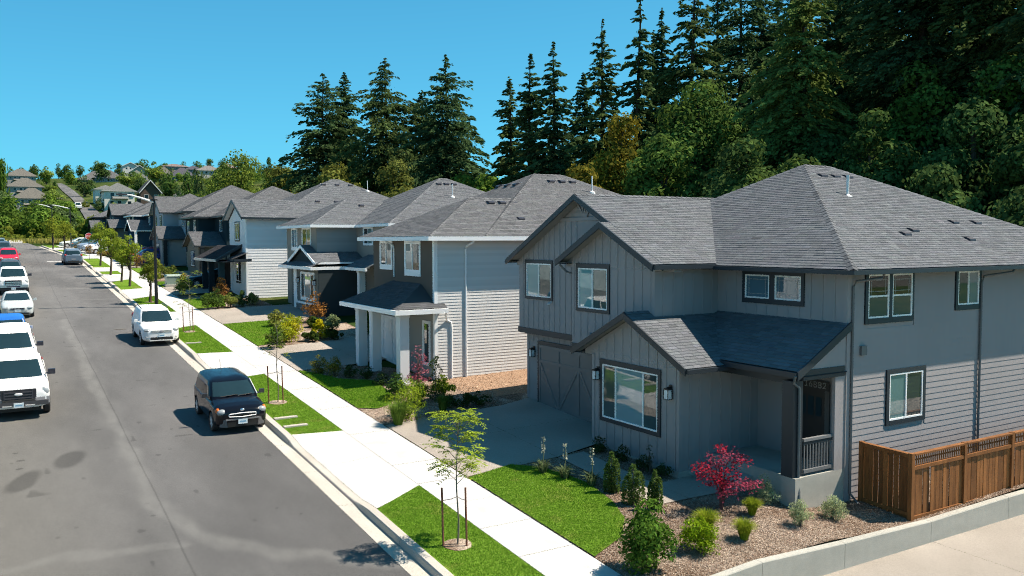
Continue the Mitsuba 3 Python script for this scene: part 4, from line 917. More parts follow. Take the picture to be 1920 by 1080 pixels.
row_house('last grey-blue house of the row, at the far bend', 15.2, 174, 7.8, 14, 13, ((.085, .11, .135), (.15, .16, .17), DG, SL), ev=5.2)

# ---------------------------------------------------------------- houses on the far hill
FHC = [((.30, .29, .27), (.15, .145, .13)), ((.22, .215, .21), (.13, .13, .13)), ((.20, .22, .25), (.12, .125, .13)), ((.62, .61, .55), (.15, .16, .155)), ((.10, .075, .06), (.17, .16, .15)), ((.55, .54, .52), (.16, .15, .16)), ((.36, .34, .30), (.17, .16, .15)), ((.30, .26, .24), (.21, .17, .16)), ((.14, .15, .18), (.09, .09, .11)), ((.42, .41, .40), (.19, .185, .18))]
FH = [(10.5, 602.9, 4.9, 4.6, 9.2, 0, 'grey hilltop house with broad hip roof at the far left skyline'), (9.6, 462.4, 6.3, 4.3, 8.0, 0, 'grey hill house with hip roof left of the hill road, above its neighbour'), (10.2, 379.7, 5.8, 4.1, 7.1, 0, 'large grey-roofed hill house left of the road, nearest of those'), (6.1, 499.6, 4.9, 3.2, 5.4, 0, 'grey hill house half hidden behind green trees at far left'),
      (51.1, 578.5, 3.9, 5.9, 11.8, 1, 'long brown-roofed house on the skyline right of the hill road'), (54.6, 553.1, 3.5, 5.0, 8.8, 2, 'blue-grey hill house with dark upper window band'), (34.5, 318.5, 7.6, 2.9, 5.5, 3, 'cream two-storey hill house right of the road'), (33.9, 354.2, 4.0, 1.8, 4.4, 3, 'cream low hill house behind the two-storey cream one'),
      (40.6, 291.5, 5.1, 4.1, 3.4, 4, 'brown hill house with tall pyramid roof'), (73.5, 612.6, 3.5, 2.8, 5.6, 5, 'white-gabled house on the skyline'), (70.1, 544.0, 4.1, 3.8, 5.7, 6, 'grey-gabled hill house below the white-gabled one'), (109.8, 661.3, 3.1, 2.3, 10.1, 7, 'rosy-roofed house on the skyline above the trees'),
      (88.7, 509.4, 3.0, 4.8, 7.2, 8, 'dark slate-roofed house among trees on the hill'), (110.2, 543.6, 3.3, 3.3, 8.5, 9, 'pale-roofed hill house beside the tall green tree'), (109.6, 590.8, 4.2, 2.5, 6.3, 8, 'dark-roofed house on the skyline'), (59.8, 350.4, 2.1, 1.7, 2.9, 3, 'small pale garage on the hill'),
      (18.1, 398.7, 1.8, 2.2, 3.5, 0, 'small grey hill house by the hill road trees'), (129.3, 579.1, 3.5, 3.2, 7.0, 7, 'rosy-roofed hill house beside dark roofs'), (82.9, 536.2, 4.7, 5.6, 5.7, 0, 'grey hill house with steep roof behind trees')]
FZ = [43.9, 28.1, 19.5, 31.0, 42.1, 42.3, 18.0, 24.1, 18.7, 54.4, 45.4, 60.0, 42.3, 48.4, 51.5, 24.2, 24.5, 53.2, 42.2, 63.4, 53.1]
for i, (x, y, wh, rh, hw, k, lab) in enumerate(FH):
    h = thing('hill_house', lab, 'house', 'houses on the far hill'); wc, rc = FHC[k]; z = FZ[i] - .3; d = max(5.0, hw * .8); e = z + wh + .3
    wall(h, x - hw * .86, x + hw * .86, y, y + 2 * d, z - 7, e, wc)
    R = new_roof(h); b = min(hw, d); s = rh / b
    if k in (5, 6, 4):
        zz = e; roof_plane(h, R, [(x - hw, y - .6, zz), (x, y - .6, zz + rh), (x, y + 2 * d, zz + rh), (x - hw, y + 2 * d, zz)], rc, detail=0); roof_plane(h, R, [(x + hw, y - .6, zz), (x + hw, y + 2 * d, zz), (x, y + 2 * d, zz + rh), (x, y - .6, zz + rh)], rc, detail=0)
        part(h, 'gable_wall', MB().prism([(x - hw * .9, y, zz - .1), (x + hw * .9, y, zz - .1), (x, y, zz + rh * .9)], (0, .3, 0), wc))
        m = MB()
        for sg in (-1, 1): m.hexa([(x, y - .7, zz + rh - .35), (x + sg * hw, y - .7, zz - .35), (x + sg * hw, y - .6, zz - .35), (x, y - .6, zz + rh - .35), (x, y - .7, zz + rh + .05), (x + sg * hw, y - .7, zz + .05), (x + sg * hw, y - .6, zz + .05), (x, y - .6, zz + rh + .05)], (.6, .6, .58))
        part(R['key'], 'rake_board', m)
        put(R['key'], R['under'])
    else:
        hip(h, R, x - hw, x + hw, y - .6, y + 2 * d, e, s, np.array(wc) * .8 + .1, detail=0, col=rc); end_roof(R)
    n = max(2, int(hw * .7))
    for j in range(n):
        for zz in ((e - 1.9,) if wh < 4 else (e - 1.9, e - 4.6)):
            xx = x - hw * .75 + hw * 1.5 * (j + .25 + .3 * RNG.random()) / n
            w = sub(h, 'window'); part(w, 'frame', MB().box(xx - .1, xx + 1.2, y - .06, y, zz - .1, zz + 1.3, (.65, .65, .63))); part(w, 'pane', MB().box(xx, xx + 1.1, y - .08, y - .061, zz, zz + 1.2, (.03, .04, .045)), 'dark_glass')
    if k in (0, 1, 3): part(h, 'porch_roof', MB().hexa([(x - hw * .5, y - 2.2, e - 2.7), (x + hw * .5, y - 2.2, e - 2.7), (x + hw * .5, y, e - 2.7), (x - hw * .5, y, e - 2.7), (x - hw * .4, y - 2.0, e - 2.5), (x + hw * .4, y - 2.0, e - 2.5), (x + hw * .45, y, e - 1.8), (x - hw * .45, y, e - 1.8)], rc))

# ---------------------------------------------------------------- vegetation
def unit(v): return v / (np.linalg.norm(v, axis=-1, keepdims=True) + 1e-12)
def leaves(pos, ax, size, col, asp=.5, nrm=None, fold=0):
    """rhombic leaves: position, axis direction, size (n,), colour (n,3)"""
    n = len(pos); ax = unit(ax); r = unit(RNG.normal(size=(n, 3))) if nrm is None else nrm
    sd = unit(np.cross(ax, r)); size = np.broadcast_to(size, (n,))[:, None]
    a, b = ax * size * .5, sd * size * .5 * asp
    v = np.stack([pos - a, pos + b - a * .1, pos + a, pos - b - a * .1], 1).reshape(-1, 3)
    f = np.arange(4 * n).reshape(-1, 4); f = np.vstack([f[:, [0, 1, 2]], f[:, [0, 2, 3]]])
    return v, f, np.repeat(np.clip(col, .004, 1), 4, 0)
def merge(parts):
    n = 0; V, F, C = [], [], []
    for v, f, c in parts: V.append(v); F.append(f + n); C.append(c); n += len(v)
    return np.vstack(V), np.vstack(F), np.vstack(C)
def moved(m, o): return m[0] + np.array(o), m[1], m[2]
def conifer(h, r, n_br=200, leaf=.5, col=(.030, .052, .022), t0=.08, droop=.35, dens=1.0, sparse=0., flat=1.0, pw=.6):
    t = t0 + (1 - t0) * np.sort(RNG.random(n_br)) ** .9
    if sparse: t = t[RNG.random(len(t)) > sparse * (t > .55)]
    n = len(t); az = RNG.uniform(0, 2 * np.pi, n) + np.arange(n) * 2.4
    L = (r * (1 - t) ** pw * RNG.uniform(.5, 1.15, n) * (1 + .18 * np.sin(3 * az + t * 17)) * np.minimum(1, .3 + 5.5 * (1 - t)) + .12) * np.where(t < .2, .75, 1)
    up = np.interp(t, [0, .5, 1], [-.10, .12, .65]); k = np.maximum(5, (L / leaf * 11 * dens + 8)).astype(int)
    b = np.repeat(np.arange(n), k); m = len(b); s = RNG.random(m) ** .75
    lat = RNG.normal(0, .17, m) * L[b] * (1.15 - s) * flat
    d = np.stack([np.cos(az[b]), np.sin(az[b]), 0 * s], 1); q = np.stack([-np.sin(az[b]), np.cos(az[b]), 0 * s], 1)
    z = t[b] * h + up[b] * L[b] * s - droop * L[b] * s ** 2 - np.abs(RNG.normal(0, .09, m)) * (L[b] * .5 + .4)
    pos = d * (L[b] * s)[:, None] + q * lat[:, None]; pos[:, 2] = z
    ax = d + q * RNG.normal(0, .7, (m, 1)) + np.array([0, 0, -1.]) * RNG.uniform(.1, .9, (m, 1))
    bc = RNG.uniform(.7, 1.35, n)[b, None] * RNG.uniform(.65, 1.35, (m, 1))
    c = np.array(col) * bc + np.array((.03, .035, .002)) * (s[:, None] ** 3) * RNG.uniform(0, 1, (m, 1))
    cr = leaves(pos, ax, leaf * RNG.uniform(.6, 1.4, m) * np.interp(t[b], [0, .7, 1], [1.1, .85, .42]), c, .42)
    tr = MB(); zz = np.linspace(-.6, h * .985, 9); tr.tube(np.stack([.12 * np.sin(zz * .3), .1 * np.cos(zz * .23) - .1, zz], 1), np.interp(zz, [0, h], [.012 * h + .06, .03]), (.05, .038, .03), k=7)
    for i in range(0, n, 3):
        p0 = np.array([0, 0, t[i] * h]); e = np.array([np.cos(az[i]) * L[i] * .8, np.sin(az[i]) * L[i] * .8, t[i] * h + up[i] * L[i] * .8 - droop * L[i] * .64])
        tr.tube([p0, (p0 + e) / 2 + (0, 0, .06 * L[i]), e], [.05, .03, .012], (.05, .04, .032), k=3, cap=False)
    return tr, cr
def broadleaf(h, r, n_leaf=4000, leaf=.4, col=(.05, .09, .02), cb=.22, lobes=16, tip=(.03, .03, 0), asp=.62, gap=.12, hang=.3, shape=1.0):
    cz, rz = h * (cb + 1) / 2, h * (1 - cb) / 2
    u = unit(RNG.normal(size=(lobes, 3))) * (RNG.random((lobes, 1)) ** .45) * .74; u[0] = (0, 0, .72)
    u[:, :2] *= np.where(u[:, 2:] > 0, 1 - .35 * shape * u[:, 2:], 1 + .1 * u[:, 2:])
    C = u * (r, r, rz) + (0, 0, cz); lr = RNG.uniform(.26, .50, lobes) * min(r, rz * 1.2)
    w = lr ** 2; b = RNG.choice(lobes, n_leaf, p=w / w.sum())
    nrm = unit(RNG.normal(size=(n_leaf, 3)) + (0, 0, .35)); rad = lr[b] * (1 - np.abs(RNG.normal(0, .2, n_leaf)) + .12 * np.sin(nrm[:, 0] * 9 + b) * np.sin(nrm[:, 1] * 8 + 2 * b) + .1 * RNG.normal(size=n_leaf))
    pos = C[b] + nrm * rad[:, None] * (1, 1, .8)
    keep = (np.sin(pos[:, 0] * 5 / r + b) * np.sin(pos[:, 1] * 5.3 / r) * np.sin(pos[:, 2] * 5.1 / r + 1) > -1 + gap * 3.2) | (RNG.random(n_leaf) < .35)
    pos, nrm, b = pos[keep], nrm[keep], b[keep]; n = len(pos)
    ax = unit(np.cross(nrm, RNG.normal(size=(n, 3)))) + np.array([0, 0, -hang])
    lc = RNG.uniform(.75, 1.3, lobes)[b, None] * RNG.uniform(.6, 1.4, (n, 1))
    c = np.array(col) * lc + np.array(tip) * RNG.random((n, 1)) * (RNG.uniform(0, 1.4, lobes)[b, None])
    cr = leaves(pos, ax, leaf * RNG.uniform(.55, 1.35, n), c, asp, unit(nrm + .6 * RNG.normal(size=(n, 3))))
    tr = MB(); zt = np.linspace(-.3, cz, 6); tr.tube(np.stack([.1 * np.sin(zt), .08 * np.cos(zt) - .08, zt], 1), np.interp(zt, [0, h], [.022 * h + .015, .012]), (.085, .07, .055), k=7)
    for i in range(lobes):
        z0 = np.clip(C[i, 2] - .55 * np.linalg.norm(C[i, :2]) - .1 * h, h * cb * .6, cz); p0 = np.array([0, 0, z0]); e = C[i] * (.85, .85, 1)
        tr.tube([p0, (p0 + e) / 2 + (0, 0, .04 * h), e], [.012 * h, .008 * h, .003 * h], (.08, .066, .052), k=4, cap=False)
    return tr, cr
def tree(name, label, cat, group, x, y, z, tm, rot=None):
    k = thing(name, label, cat, group); tr, cr = tm; a = RNG.uniform(0, 6.28); R = np.array([[math.cos(a), -math.sin(a), 0], [math.sin(a), math.cos(a), 0], [0, 0, 1]])
    part(k, 'trunk', (np.vstack(tr.v) @ R.T + (x, y, z), np.vstack(tr.f), np.vstack(tr.c)), 'matte', smooth=True)
    part(k, 'crown', (cr[0] @ R.T + (x, y, z), cr[1], cr[2]), 'leaf')
    return k
CON = [(38.8, 116.0, 24.7, 5.2), (42.8, 118.4, 25.6, 4.6), (44.0, 106.0, 26.1, 6.0), (49.7, 107.0, 22.4, 4.6), (47.6, 95.5, 25.5, 6.6), (47.6, 80.0, 20.9, 3.6), (47.5, 75.5, 22.9, 3.3), (48.5, 72.7, 23.7, 3.9), (51.6, 68.6, 25.7, 4.6), (52.2, 63.7, 28.2, 3.4), (61.2, 72.3, 26.4, 3.0),
       (52.4, 56.6, 30, 5.0), (61.5, 63.0, 31.9, 4.0), (59.0, 57.4, 31.4, 4.5), (49.1, 41.9, 25.5, 5.6), (59.3, 43.2, 34.0, 4.8), (55.0, 36.4, 33.9, 5.0), (55.8, 32.4, 34.2, 5.4), (53.3, 27.8, 30.4, 4.0), (69.9, 64.9, 32.5, 4.2), (69.6, 53.5, 34.7, 4.8), (70.5, 43.6, 33.8, 5.2),
       (63, 49, 33, 5), (66, 36, 34, 5.4), (64, 27, 33, 5), (75, 59, 33, 4.6), (78, 70, 33, 4.2), (58, 50, 30, 4.4), (60, 22, 32, 5), (74, 33, 36, 5.5), (57, 66, 27, 3.4), (56, 78, 22, 3.8)]
CL = ['dark fir at the left end of the tall conifer cluster', 'slim fir just right of the leftmost tall one', 'broad tall fir second from left in the cluster', 'fir half hidden behind the broad cluster firs', 'broad ragged fir at the right end of the cluster', 'slim conifer left of the three spires past the sky gap', 'middle slim conifer of the three spires', 'right and tallest conifer of the three spires', 'ragged conifer with open branches right of the three spires', 'very tall thin conifer reaching the top edge of the picture', 'thin conifer right of the very tall one', 'dense tall conifer behind the yellowish maple', 'tall conifer with bare trunk showing near top', 'tall open conifer left of the big drooping cedar', 'big drooping green cedar behind the nearest roof peak']
for i, (x, y, hh, r) in enumerate(CON):
    z = float(land(x, y)); cedar = i == 14
    r = r * (1.6 if i < 5 else 1.15 if i < 11 else 1.3 if i < 14 else 1.45); dr_ = RNG.uniform(.2, .5); pw = RNG.uniform(.5, .78)
    tm = conifer(hh, r, pw=pw, n_br=int(hh * (15 if not cedar else 17)), leaf=.62 if y > 60 else .55, col=((.062, .104, .042), (.054, .096, .042), (.070, .106, .038))[i % 3] if not cedar else (.125, .18, .05), droop=dr_ if not cedar else .55, dens=1.0 if i < 22 else .7,
                 t0=.05 if i < 5 else .1 if i < 14 else .06, sparse=.55 if i in (8, 9, 10, 12, 13) else RNG.uniform(.0, .35))
    tree('fir_tree', CL[i] if i < 15 else 'tall dark conifer in the dense forest at the right', 'tree', 'firs behind the houses' if i < 15 else 'dark forest conifers at the right', x, y, z, tm)
DEC = [(33.6, 144.3, 15.8, 6.5, 0, 'tall light green tree above the roofs left of the firs'), (35.8, 128.7, 12.5, 3.9, 3, 'olive green round tree at the left foot of the firs'), (35.6, 101.9, 11.8, 3.8, 3, 'olive green bushy tree below the dark left fir'), (39.3, 91.5, 12.3, 4.0, 3, 'yellow-olive bushy tree in front of the cluster firs'), (41.6, 106.4, 10.5, 3.5, 1, 'green bush tree between the olive ones'), (43.1, 82.1, 10.4, 3.2, 8, 'bright green bush right of the cluster firs'), (48.0, 86.2, 11.1, 2.8, 8, 'green bush in the sky gap between firs'),
       (42.7, 54.6, 15.6, 4.2, 2, 'yellowing maple behind the second house'), (37.6, 52.6, 10.7, 3.0, 2, 'olive shrub tree below the yellowing maple'), (45.4, 48.4, 18.0, 4.6, 1, 'leafy green tree right of the yellowing maple'), (40.2, 46.5, 13.3, 3.2, 1, 'green tree between maple and cedar')]
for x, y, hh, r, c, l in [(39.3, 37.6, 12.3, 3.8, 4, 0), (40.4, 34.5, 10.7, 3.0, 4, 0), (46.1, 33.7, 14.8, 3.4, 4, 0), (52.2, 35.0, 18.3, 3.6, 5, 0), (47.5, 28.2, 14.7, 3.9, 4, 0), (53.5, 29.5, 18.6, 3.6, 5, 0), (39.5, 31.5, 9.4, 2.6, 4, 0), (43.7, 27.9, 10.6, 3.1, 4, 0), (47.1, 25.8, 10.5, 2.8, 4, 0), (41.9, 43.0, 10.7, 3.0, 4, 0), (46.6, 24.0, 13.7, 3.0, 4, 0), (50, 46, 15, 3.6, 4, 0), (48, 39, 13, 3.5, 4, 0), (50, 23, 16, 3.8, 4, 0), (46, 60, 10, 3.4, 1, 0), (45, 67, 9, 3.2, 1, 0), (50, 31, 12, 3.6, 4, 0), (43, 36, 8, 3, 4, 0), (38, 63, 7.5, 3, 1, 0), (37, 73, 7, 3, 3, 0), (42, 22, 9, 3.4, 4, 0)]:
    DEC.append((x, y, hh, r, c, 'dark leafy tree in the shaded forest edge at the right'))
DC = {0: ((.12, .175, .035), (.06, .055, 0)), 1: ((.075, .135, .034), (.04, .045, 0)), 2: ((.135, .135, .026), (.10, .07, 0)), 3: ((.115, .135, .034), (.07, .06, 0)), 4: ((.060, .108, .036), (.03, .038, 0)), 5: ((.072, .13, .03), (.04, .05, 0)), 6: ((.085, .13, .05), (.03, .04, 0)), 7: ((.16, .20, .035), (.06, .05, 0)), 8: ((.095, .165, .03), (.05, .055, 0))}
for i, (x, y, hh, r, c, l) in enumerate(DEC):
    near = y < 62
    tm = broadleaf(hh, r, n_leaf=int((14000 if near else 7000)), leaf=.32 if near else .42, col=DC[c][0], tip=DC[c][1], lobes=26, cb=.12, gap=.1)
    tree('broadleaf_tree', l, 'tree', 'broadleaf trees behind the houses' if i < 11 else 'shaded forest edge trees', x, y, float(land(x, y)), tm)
MID = [(1.5, 203.9, 9.1, 6.6, 8, 'large bright green tree beyond the bend at the left edge'), (6.5, 195.0, 7.6, 5.9, 8, 'dense green tree beyond the bend'), (-3.0, 194.9, 8.0, 6.2, 8, 'green tree cut by the left picture edge'), (10.4, 206.6, 7.4, 4.6, 6, 'grey-green tree below the hill road'), (4.9, 191.0, 2.9, 3.7, 7, ''), (12.8, 214.4, 4.6, 4.2, 6, 'grey-green bush tree behind the second lamp post'), (14.4, 208.5, 2.5, 2.9, 6, ''), (0.8, 189.9, 3.2, 3.1, 7, ''), (11.9, 274.0, 8.5, 6.8, 8, 'green tree left of the hill road'), (13.3, 243.7, 8.0, 4.7, 8, 'green tree at the foot of the hill road'), (-5.5, 304.2, 12.3, 6.5, 6, 'tall grey-green tree at far left below the hill houses'), (3.9, 237.4, 5.0, 5.2, 8, 'green tree below the hill houses'), (17.2, 223.4, 4.0, 2.5, 7, 'yellow-green bush tree by the hill road'), (15.5, 189, 5.0, 3.4, 7, 'yellow-green tree behind the last house'),
       (0.3, 178, 1.9, 3.0, 7, ''), (5.9, 177, 1.7, 3.0, 7, ''), (8.4, 178, 2.0, 2.6, 7, ''), (2.8, 174, 1.3, 1.6, 7, ''), (-2, 176, 2, 2.4, 7, ''), (7, 171, 1.0, 1.4, 7, ''), (11, 176, 2.2, 2.2, 7, ''), (-1, 184, 3, 3, 8, ''), (8, 186, 4, 3, 8, '')]
for x, y, hh, r, c, l in MID:
    tm = broadleaf(hh, r, n_leaf=5200 if l else 1800, leaf=.62 if l else .4, col=DC[c][0], tip=DC[c][1], lobes=22 if l else 12, cb=.05)
    tree('broadleaf_tree' if l else 'bush', l or 'yellow-green bush on the verge beyond the bend', 'tree' if l else 'bush', 'trees beyond the bend' if l else 'bushes on the verge beyond the bend', x, y, float(land(x, y)), tm)
wd = points_in([(-25, 164.2), (16, 164.2), (16, 176), (-25, 176)], 26)
part(lawn, 'tall_weeds', blades(wd, land, .8, (.34, .32, .09), w=.12, lean=.5), 'leaf', stuff=True, label='tall yellow weeds on the verge beyond the bend')
HILL = [(21.9, 549.4, 11.1, 5.1, 0.0, 40.8), (35.3, 588.3, 12.0, 5.2, 1.0, 44.9), (33.5, 530.5, 9.4, 4.1, 8.0, 38.9), (30.0, 403.4, 9.3, 4.5, 4.0, 27.4), (52.0, 554.9, 12.0, 6.3, 4.0, 43.5), (54.4, 624.0, 13.0, 4.9, 0.0, 49.3), (68.2, 474.7, 13.1, 6.1, 0.0, 37.5), (87.0, 651.7, 12.6, 8.3, 4.0, 54.1), (56.3, 352.5, 12.7, 4.1, 1.0, 23.6), (56.4, 317.4, 15.4, 4.1, 1.0, 19.2), (44.5, 265.7, 13.1, 3.1, 6.0, 12.1), (45.6, 241.7, 17.8, 3.8, 6.0, 9.7), (117.8, 585.9, 12.1, 4.9, 4.0, 51.3), (46.3, 229.6, 16.7, 3.0, 0.0, 8.6), (54.6, 471.0, 7.7, 5.4, 0.0, 36.0), (58.8, 480.4, 8.4, 5.0, 1.0, 37.3), (38.5, 363.2, 6.9, 2.9, 6.0, 23.8), (30.6, 320.8, 4.3, 3.6, 6.0, 18.9), (30.6, 297.4, 4.7, 2.4, 7.0, 16.3), (29.3, 333.4, 3.8, 2.6, 6.0, 20.2), (20.8, 479.3, 5.3, 3.7, 0.0, 33.0), (17.1, 375.8, 6.8, 4.1, 0.0, 22.5), (21.7, 807.2, 13.2, 6.2, 1.0, 58.3), (14.8, 835.2, 13.3, 6.3, 1.0, 59.6), (114.1, 424.4, 14.4, 2.6, 4.0, 36.2), (112.7, 518.6, 10.8, 5.0, 1.0, 45.4), (128.4, 532.7, 13.6, 3.3, 4.0, 47.8), (41.4, 279.3, 8.6, 2.9, 6.0, 14.0), (39.4, 227.7, 9.6, 1.9, 7.0, 8.5), (103.0, 665.1, 10.5, 7.0, 1.0, 56.2), (64.1, 899.8, 12.3, 5.0, 1.0, 69.1), (0.1, 339.0, 21.4, 2.9, 8, 16.4), (17.2, 481.1, 11.6, 3.2, 0, 27.2), (11.9, 378.6, 7.9, 2.9, 8, 17.4), (23.0, 571.9, 10.7, 3.1, 4, 40.2), (23.8, 500.7, 10.2, 2.8, 1, 30.9), (38.2, 468.9, 7.1, 3.2, 4, 32.4), (25.2, 335.8, 4.3, 1.7, 7, 19.3), (58.1, 515.7, 10.0, 3.5, 1, 38.2), (50.1, 414.8, 6.4, 2.9, 8, 27.7), (49.0, 497.6, 5.1, 2.8, 0, 34.1), (53.7, 624.1, 8.8, 4.2, 1, 49.2), (71.2, 660.7, 10.6, 4.5, 4, 53.5), (67.1, 522.0, 9.0, 3.6, 0, 38.8), (69.5, 450.2, 8.7, 4.2, 4, 33.4), (85.0, 499.6, 8.8, 3.5, 8, 38.1), (79.6, 420.8, 9.3, 4.5, 0, 32.9), (51.1, 343.8, 6.7, 2.8, 6, 22.3), (49.7, 309.4, 6.3, 2.2, 8, 18.1), (98.9, 468.0, 9.3, 5.1, 1, 38.7), (99.0, 432.7, 9.0, 4.2, 8, 34.8), (76.0, 375.9, 7.2, 3.6, 6, 27.7), (82.8, 653.7, 10.9, 3.8, 1, 53.9), (118.5, 679.5, 10.1, 4.0, 4, 58.8), (123.1, 653.2, 10.7, 4.7, 1, 57.1), (144.5, 664.2, 11.5, 4.8, 4, 59.7), (21.8, 737.3, 12.3, 4.0, 1, 55.4), (36.1, 705.2, 11.6, 3.5, 4, 54.2), (5.4, 653.1, 14.6, 2.8, 1, 44.3)]
HR = np.random.default_rng(3)
for _ in range(90):
    yy = 240 + 420 * HR.random() ** 1.2; xx = yy * HR.uniform(.10, .30)
    if not any(abs(xx - q[0] * yy / q[1]) < 3 + q[4] and 0 < q[1] - yy < 110 for q in FH) and not (18 < xx < 32): HILL.append((xx, yy, HR.uniform(4, 8), HR.uniform(3, 5), int(HR.choice([0, 1, 4, 6, 7, 8])), float(land(xx, yy))))
PRO = [[tuple(broadleaf(1.0, .5, n_leaf=1300, leaf=.085, col=DC[c][0], tip=DC[c][1], lobes=18, cb=-.08)) for _ in range(2)] for c in range(9)]
for i, (x, y, hh, r, c, zb) in enumerate(HILL):
    c = int(c)
    tr, cr = PRO[c][i % 2]; c = int(c); s = np.array([2.0 * r, 2.0 * r, hh]); z = zb - .3; k = thing('hill_tree', {0: 'light green', 1: 'mid green', 4: 'dark green', 6: 'grey-green', 7: 'yellow-green', 8: 'bright green'}.get(c, 'green') + ' leafy tree on the far hill, ' + ('left' if x < 22 else 'right') + ' of the hill road', 'tree', 'trees on the far hill')
    a = RNG.uniform(0, 6.28); R = np.array([[math.cos(a), -math.sin(a), 0], [math.sin(a), math.cos(a), 0], [0, 0, 1]])
    part(k, 'trunk', (np.vstack(tr.v) @ R.T * s + (x, y, z), np.vstack(tr.f), np.vstack(tr.c))); part(k, 'crown', (cr[0] @ R.T * s + (x, y, z), cr[1], cr[2] * RNG.uniform(.8, 1.2)), 'leaf')

# street saplings -----------------------------------------------------------
def sapling(x, y, z, hh, w, n_br, n_lf, col, lab, stakes=2, near=False, leaf=.11, bend=0, base=.42):
    k = thing('sapling', lab, 'tree', 'young street trees'); tr = MB(); tip = []; L = []
    zz = np.linspace(0, hh * .92, 9); sp = np.stack([bend * (zz / hh) ** 2 + .03 * np.sin(zz * 3), .03 * np.cos(zz * 2.6), zz], 1)
    tr.tube(sp + (x, y, z - .05), np.interp(zz, [0, hh], [.024, .006]), (.20, .17, .14), k=6)
    for i in range(n_br):
        t = base + (1 - base) * (i + .5) / n_br; az = i * 2.4 + RNG.uniform(-.4, .4); p0 = np.array([np.interp(t * hh, zz, sp[:, j]) for j in range(3)]); ln = w * .5 * RNG.uniform(.7, 1.1) * (1.15 - .55 * t)
        pts = [p0]
        for q in (.33, .66, 1.): pts.append(p0 + np.array([math.cos(az) * ln * q, math.sin(az) * ln * q, hh * .16 * q * (1.3 - .7 * q) * RNG.uniform(.6, 1.2)]))
        tr.tube(np.array(pts) + (x, y, z - .05), [.011, .008, .005, .003], (.19, .165, .13), k=4, cap=False)
        for j in range(n_lf // n_br):
            s = RNG.uniform(.25, 1.08); q = s * 3; i0 = min(int(q), 2); pp = np.array(pts[i0]) + (np.array(pts[i0 + 1]) - pts[i0]) * (q - i0); L.append((pp, az + RNG.normal(0, 1.1)))
    P, A, S, C = [], [], [], []
    for pp, az in L:
        d = np.array([math.cos(az), math.sin(az), RNG.uniform(-.5, .35)]); ln = leaf * 3.4 * RNG.uniform(.7, 1.2); side = np.array([-d[1], d[0], 0]); cc = np.array(col) * RNG.uniform(.65, 1.35)
        for q in np.linspace(.25, 1, 5):
            for sg in (-1, 1):
                P.append(pp + d * ln * q + side * sg * leaf * .42 - np.array([0, 0, .12 * ln * q * q])); A.append(side * sg + d * .5 + (0, 0, -.25)); S.append(leaf * RNG.uniform(.7, 1.1)); C.append(cc * RNG.uniform(.85, 1.15))
    P, A, C = np.array(P), np.array(A), np.array(C)
    nr = unit(np.array([0, 0, 1.]) + .35 * RNG.normal(size=P.shape))
    part(k, 'trunk', tr, 'matte', smooth=True); part(k, 'crown', leaves(P + (x, y, z), A, np.array(S), C, .5, nr), 'leaf')
    if stakes:
        sk = []
        for dx, dy in ((-.32, .10), (.16, -.16))[:stakes]:
            part(k, 'stake', MB().tube([(x + dx, y + dy, z - .1), (x + dx - .03, y + dy, z + 1.5)], .024, (.19, .085, .06), k=7), 'matte', smooth=35); sk.append((x + dx - .02, y + dy, z + 1.2))
        m = MB()
        for q in sk: m.tube([q, (x + (q[0] - x) * .4, y + (q[1] - y) * .4, z + 1.22), (x, y, z + 1.27)], .008, (.02, .02, .02), k=4)
        part(k, 'tie', m)
LG = (.24, .32, .035)
sapling(8.9, 17.4, 1.07, 3.25, 1.6, 18, 290, LG, 'staked young tree with fine lime leaves on the nearest planting strip', leaf=.085, base=.48)
sapling(8.92, 32.6, 2.0, 3.3, 1.5, 9, 46, (.15, .19, .04), 'thin staked young tree beside the black boxy car', stakes=2, leaf=.085, base=.5)
sapling(9.05, 51.3, 3.05, 3.6, 1.7, 10, 80, (.14, .19, .035), 'staked young tree beside the white SUV', leaf=.10, base=.3)
def young_tree(x, y, hh, w, col, lab, n=2600, leaf=.17, stake=False):
    z = float(prof(y)) + .13; k = thing('sapling', lab, 'tree', 'young street trees'); tr, cr = broadleaf(hh, w * .5, n_leaf=n, leaf=leaf, col=col, tip=(.05, .05, 0), lobes=16, cb=.34, asp=.5, hang=.4, gap=.18)
    part(k, 'trunk', (np.vstack(tr.v) + (x, y, z), np.vstack(tr.f), np.vstack(tr.c)), 'matte', smooth=True); part(k, 'crown', moved(cr, (x, y, z)), 'leaf')
    if stake: part(k, 'stake', MB().tube([(x + .1, y - .16, z - .1), (x + .1, y - .16, z + 1.5)], .024, (.19, .085, .06), k=7), 'matte', smooth=35)
young_tree(8.97, 66.2, 3.6, 2.1, (.16, .19, .03), 'young tree with round crown beside the nearest lamp post', stake=True)
young_tree(9.03, 78.1, 4.4, 2.6, (.19, .25, .028), 'full lime-green young tree, second beyond the lamp post')
young_tree(8.87, 82.4, 3.9, 2.2, (.18, .235, .028), 'lime-green young tree just behind the full one')
young_tree(8.75, 90.0, 4.5, 2.6, (.19, .25, .03), 'tall lime-green young tree near the stop sign')
young_tree(8.9, 101.6, 4.6, 2.8, (.18, .24, .03), 'lime-green young tree nearest the stop sign')
for x, y, l in ((6.9, 128, 'small lime tree on the far planting strips, nearer of two'), (6.0, 137, 'small lime tree on the far planting strips, farther of two')): young_tree(x, y, 4.2, 3.0, (.20, .24, .03), l)

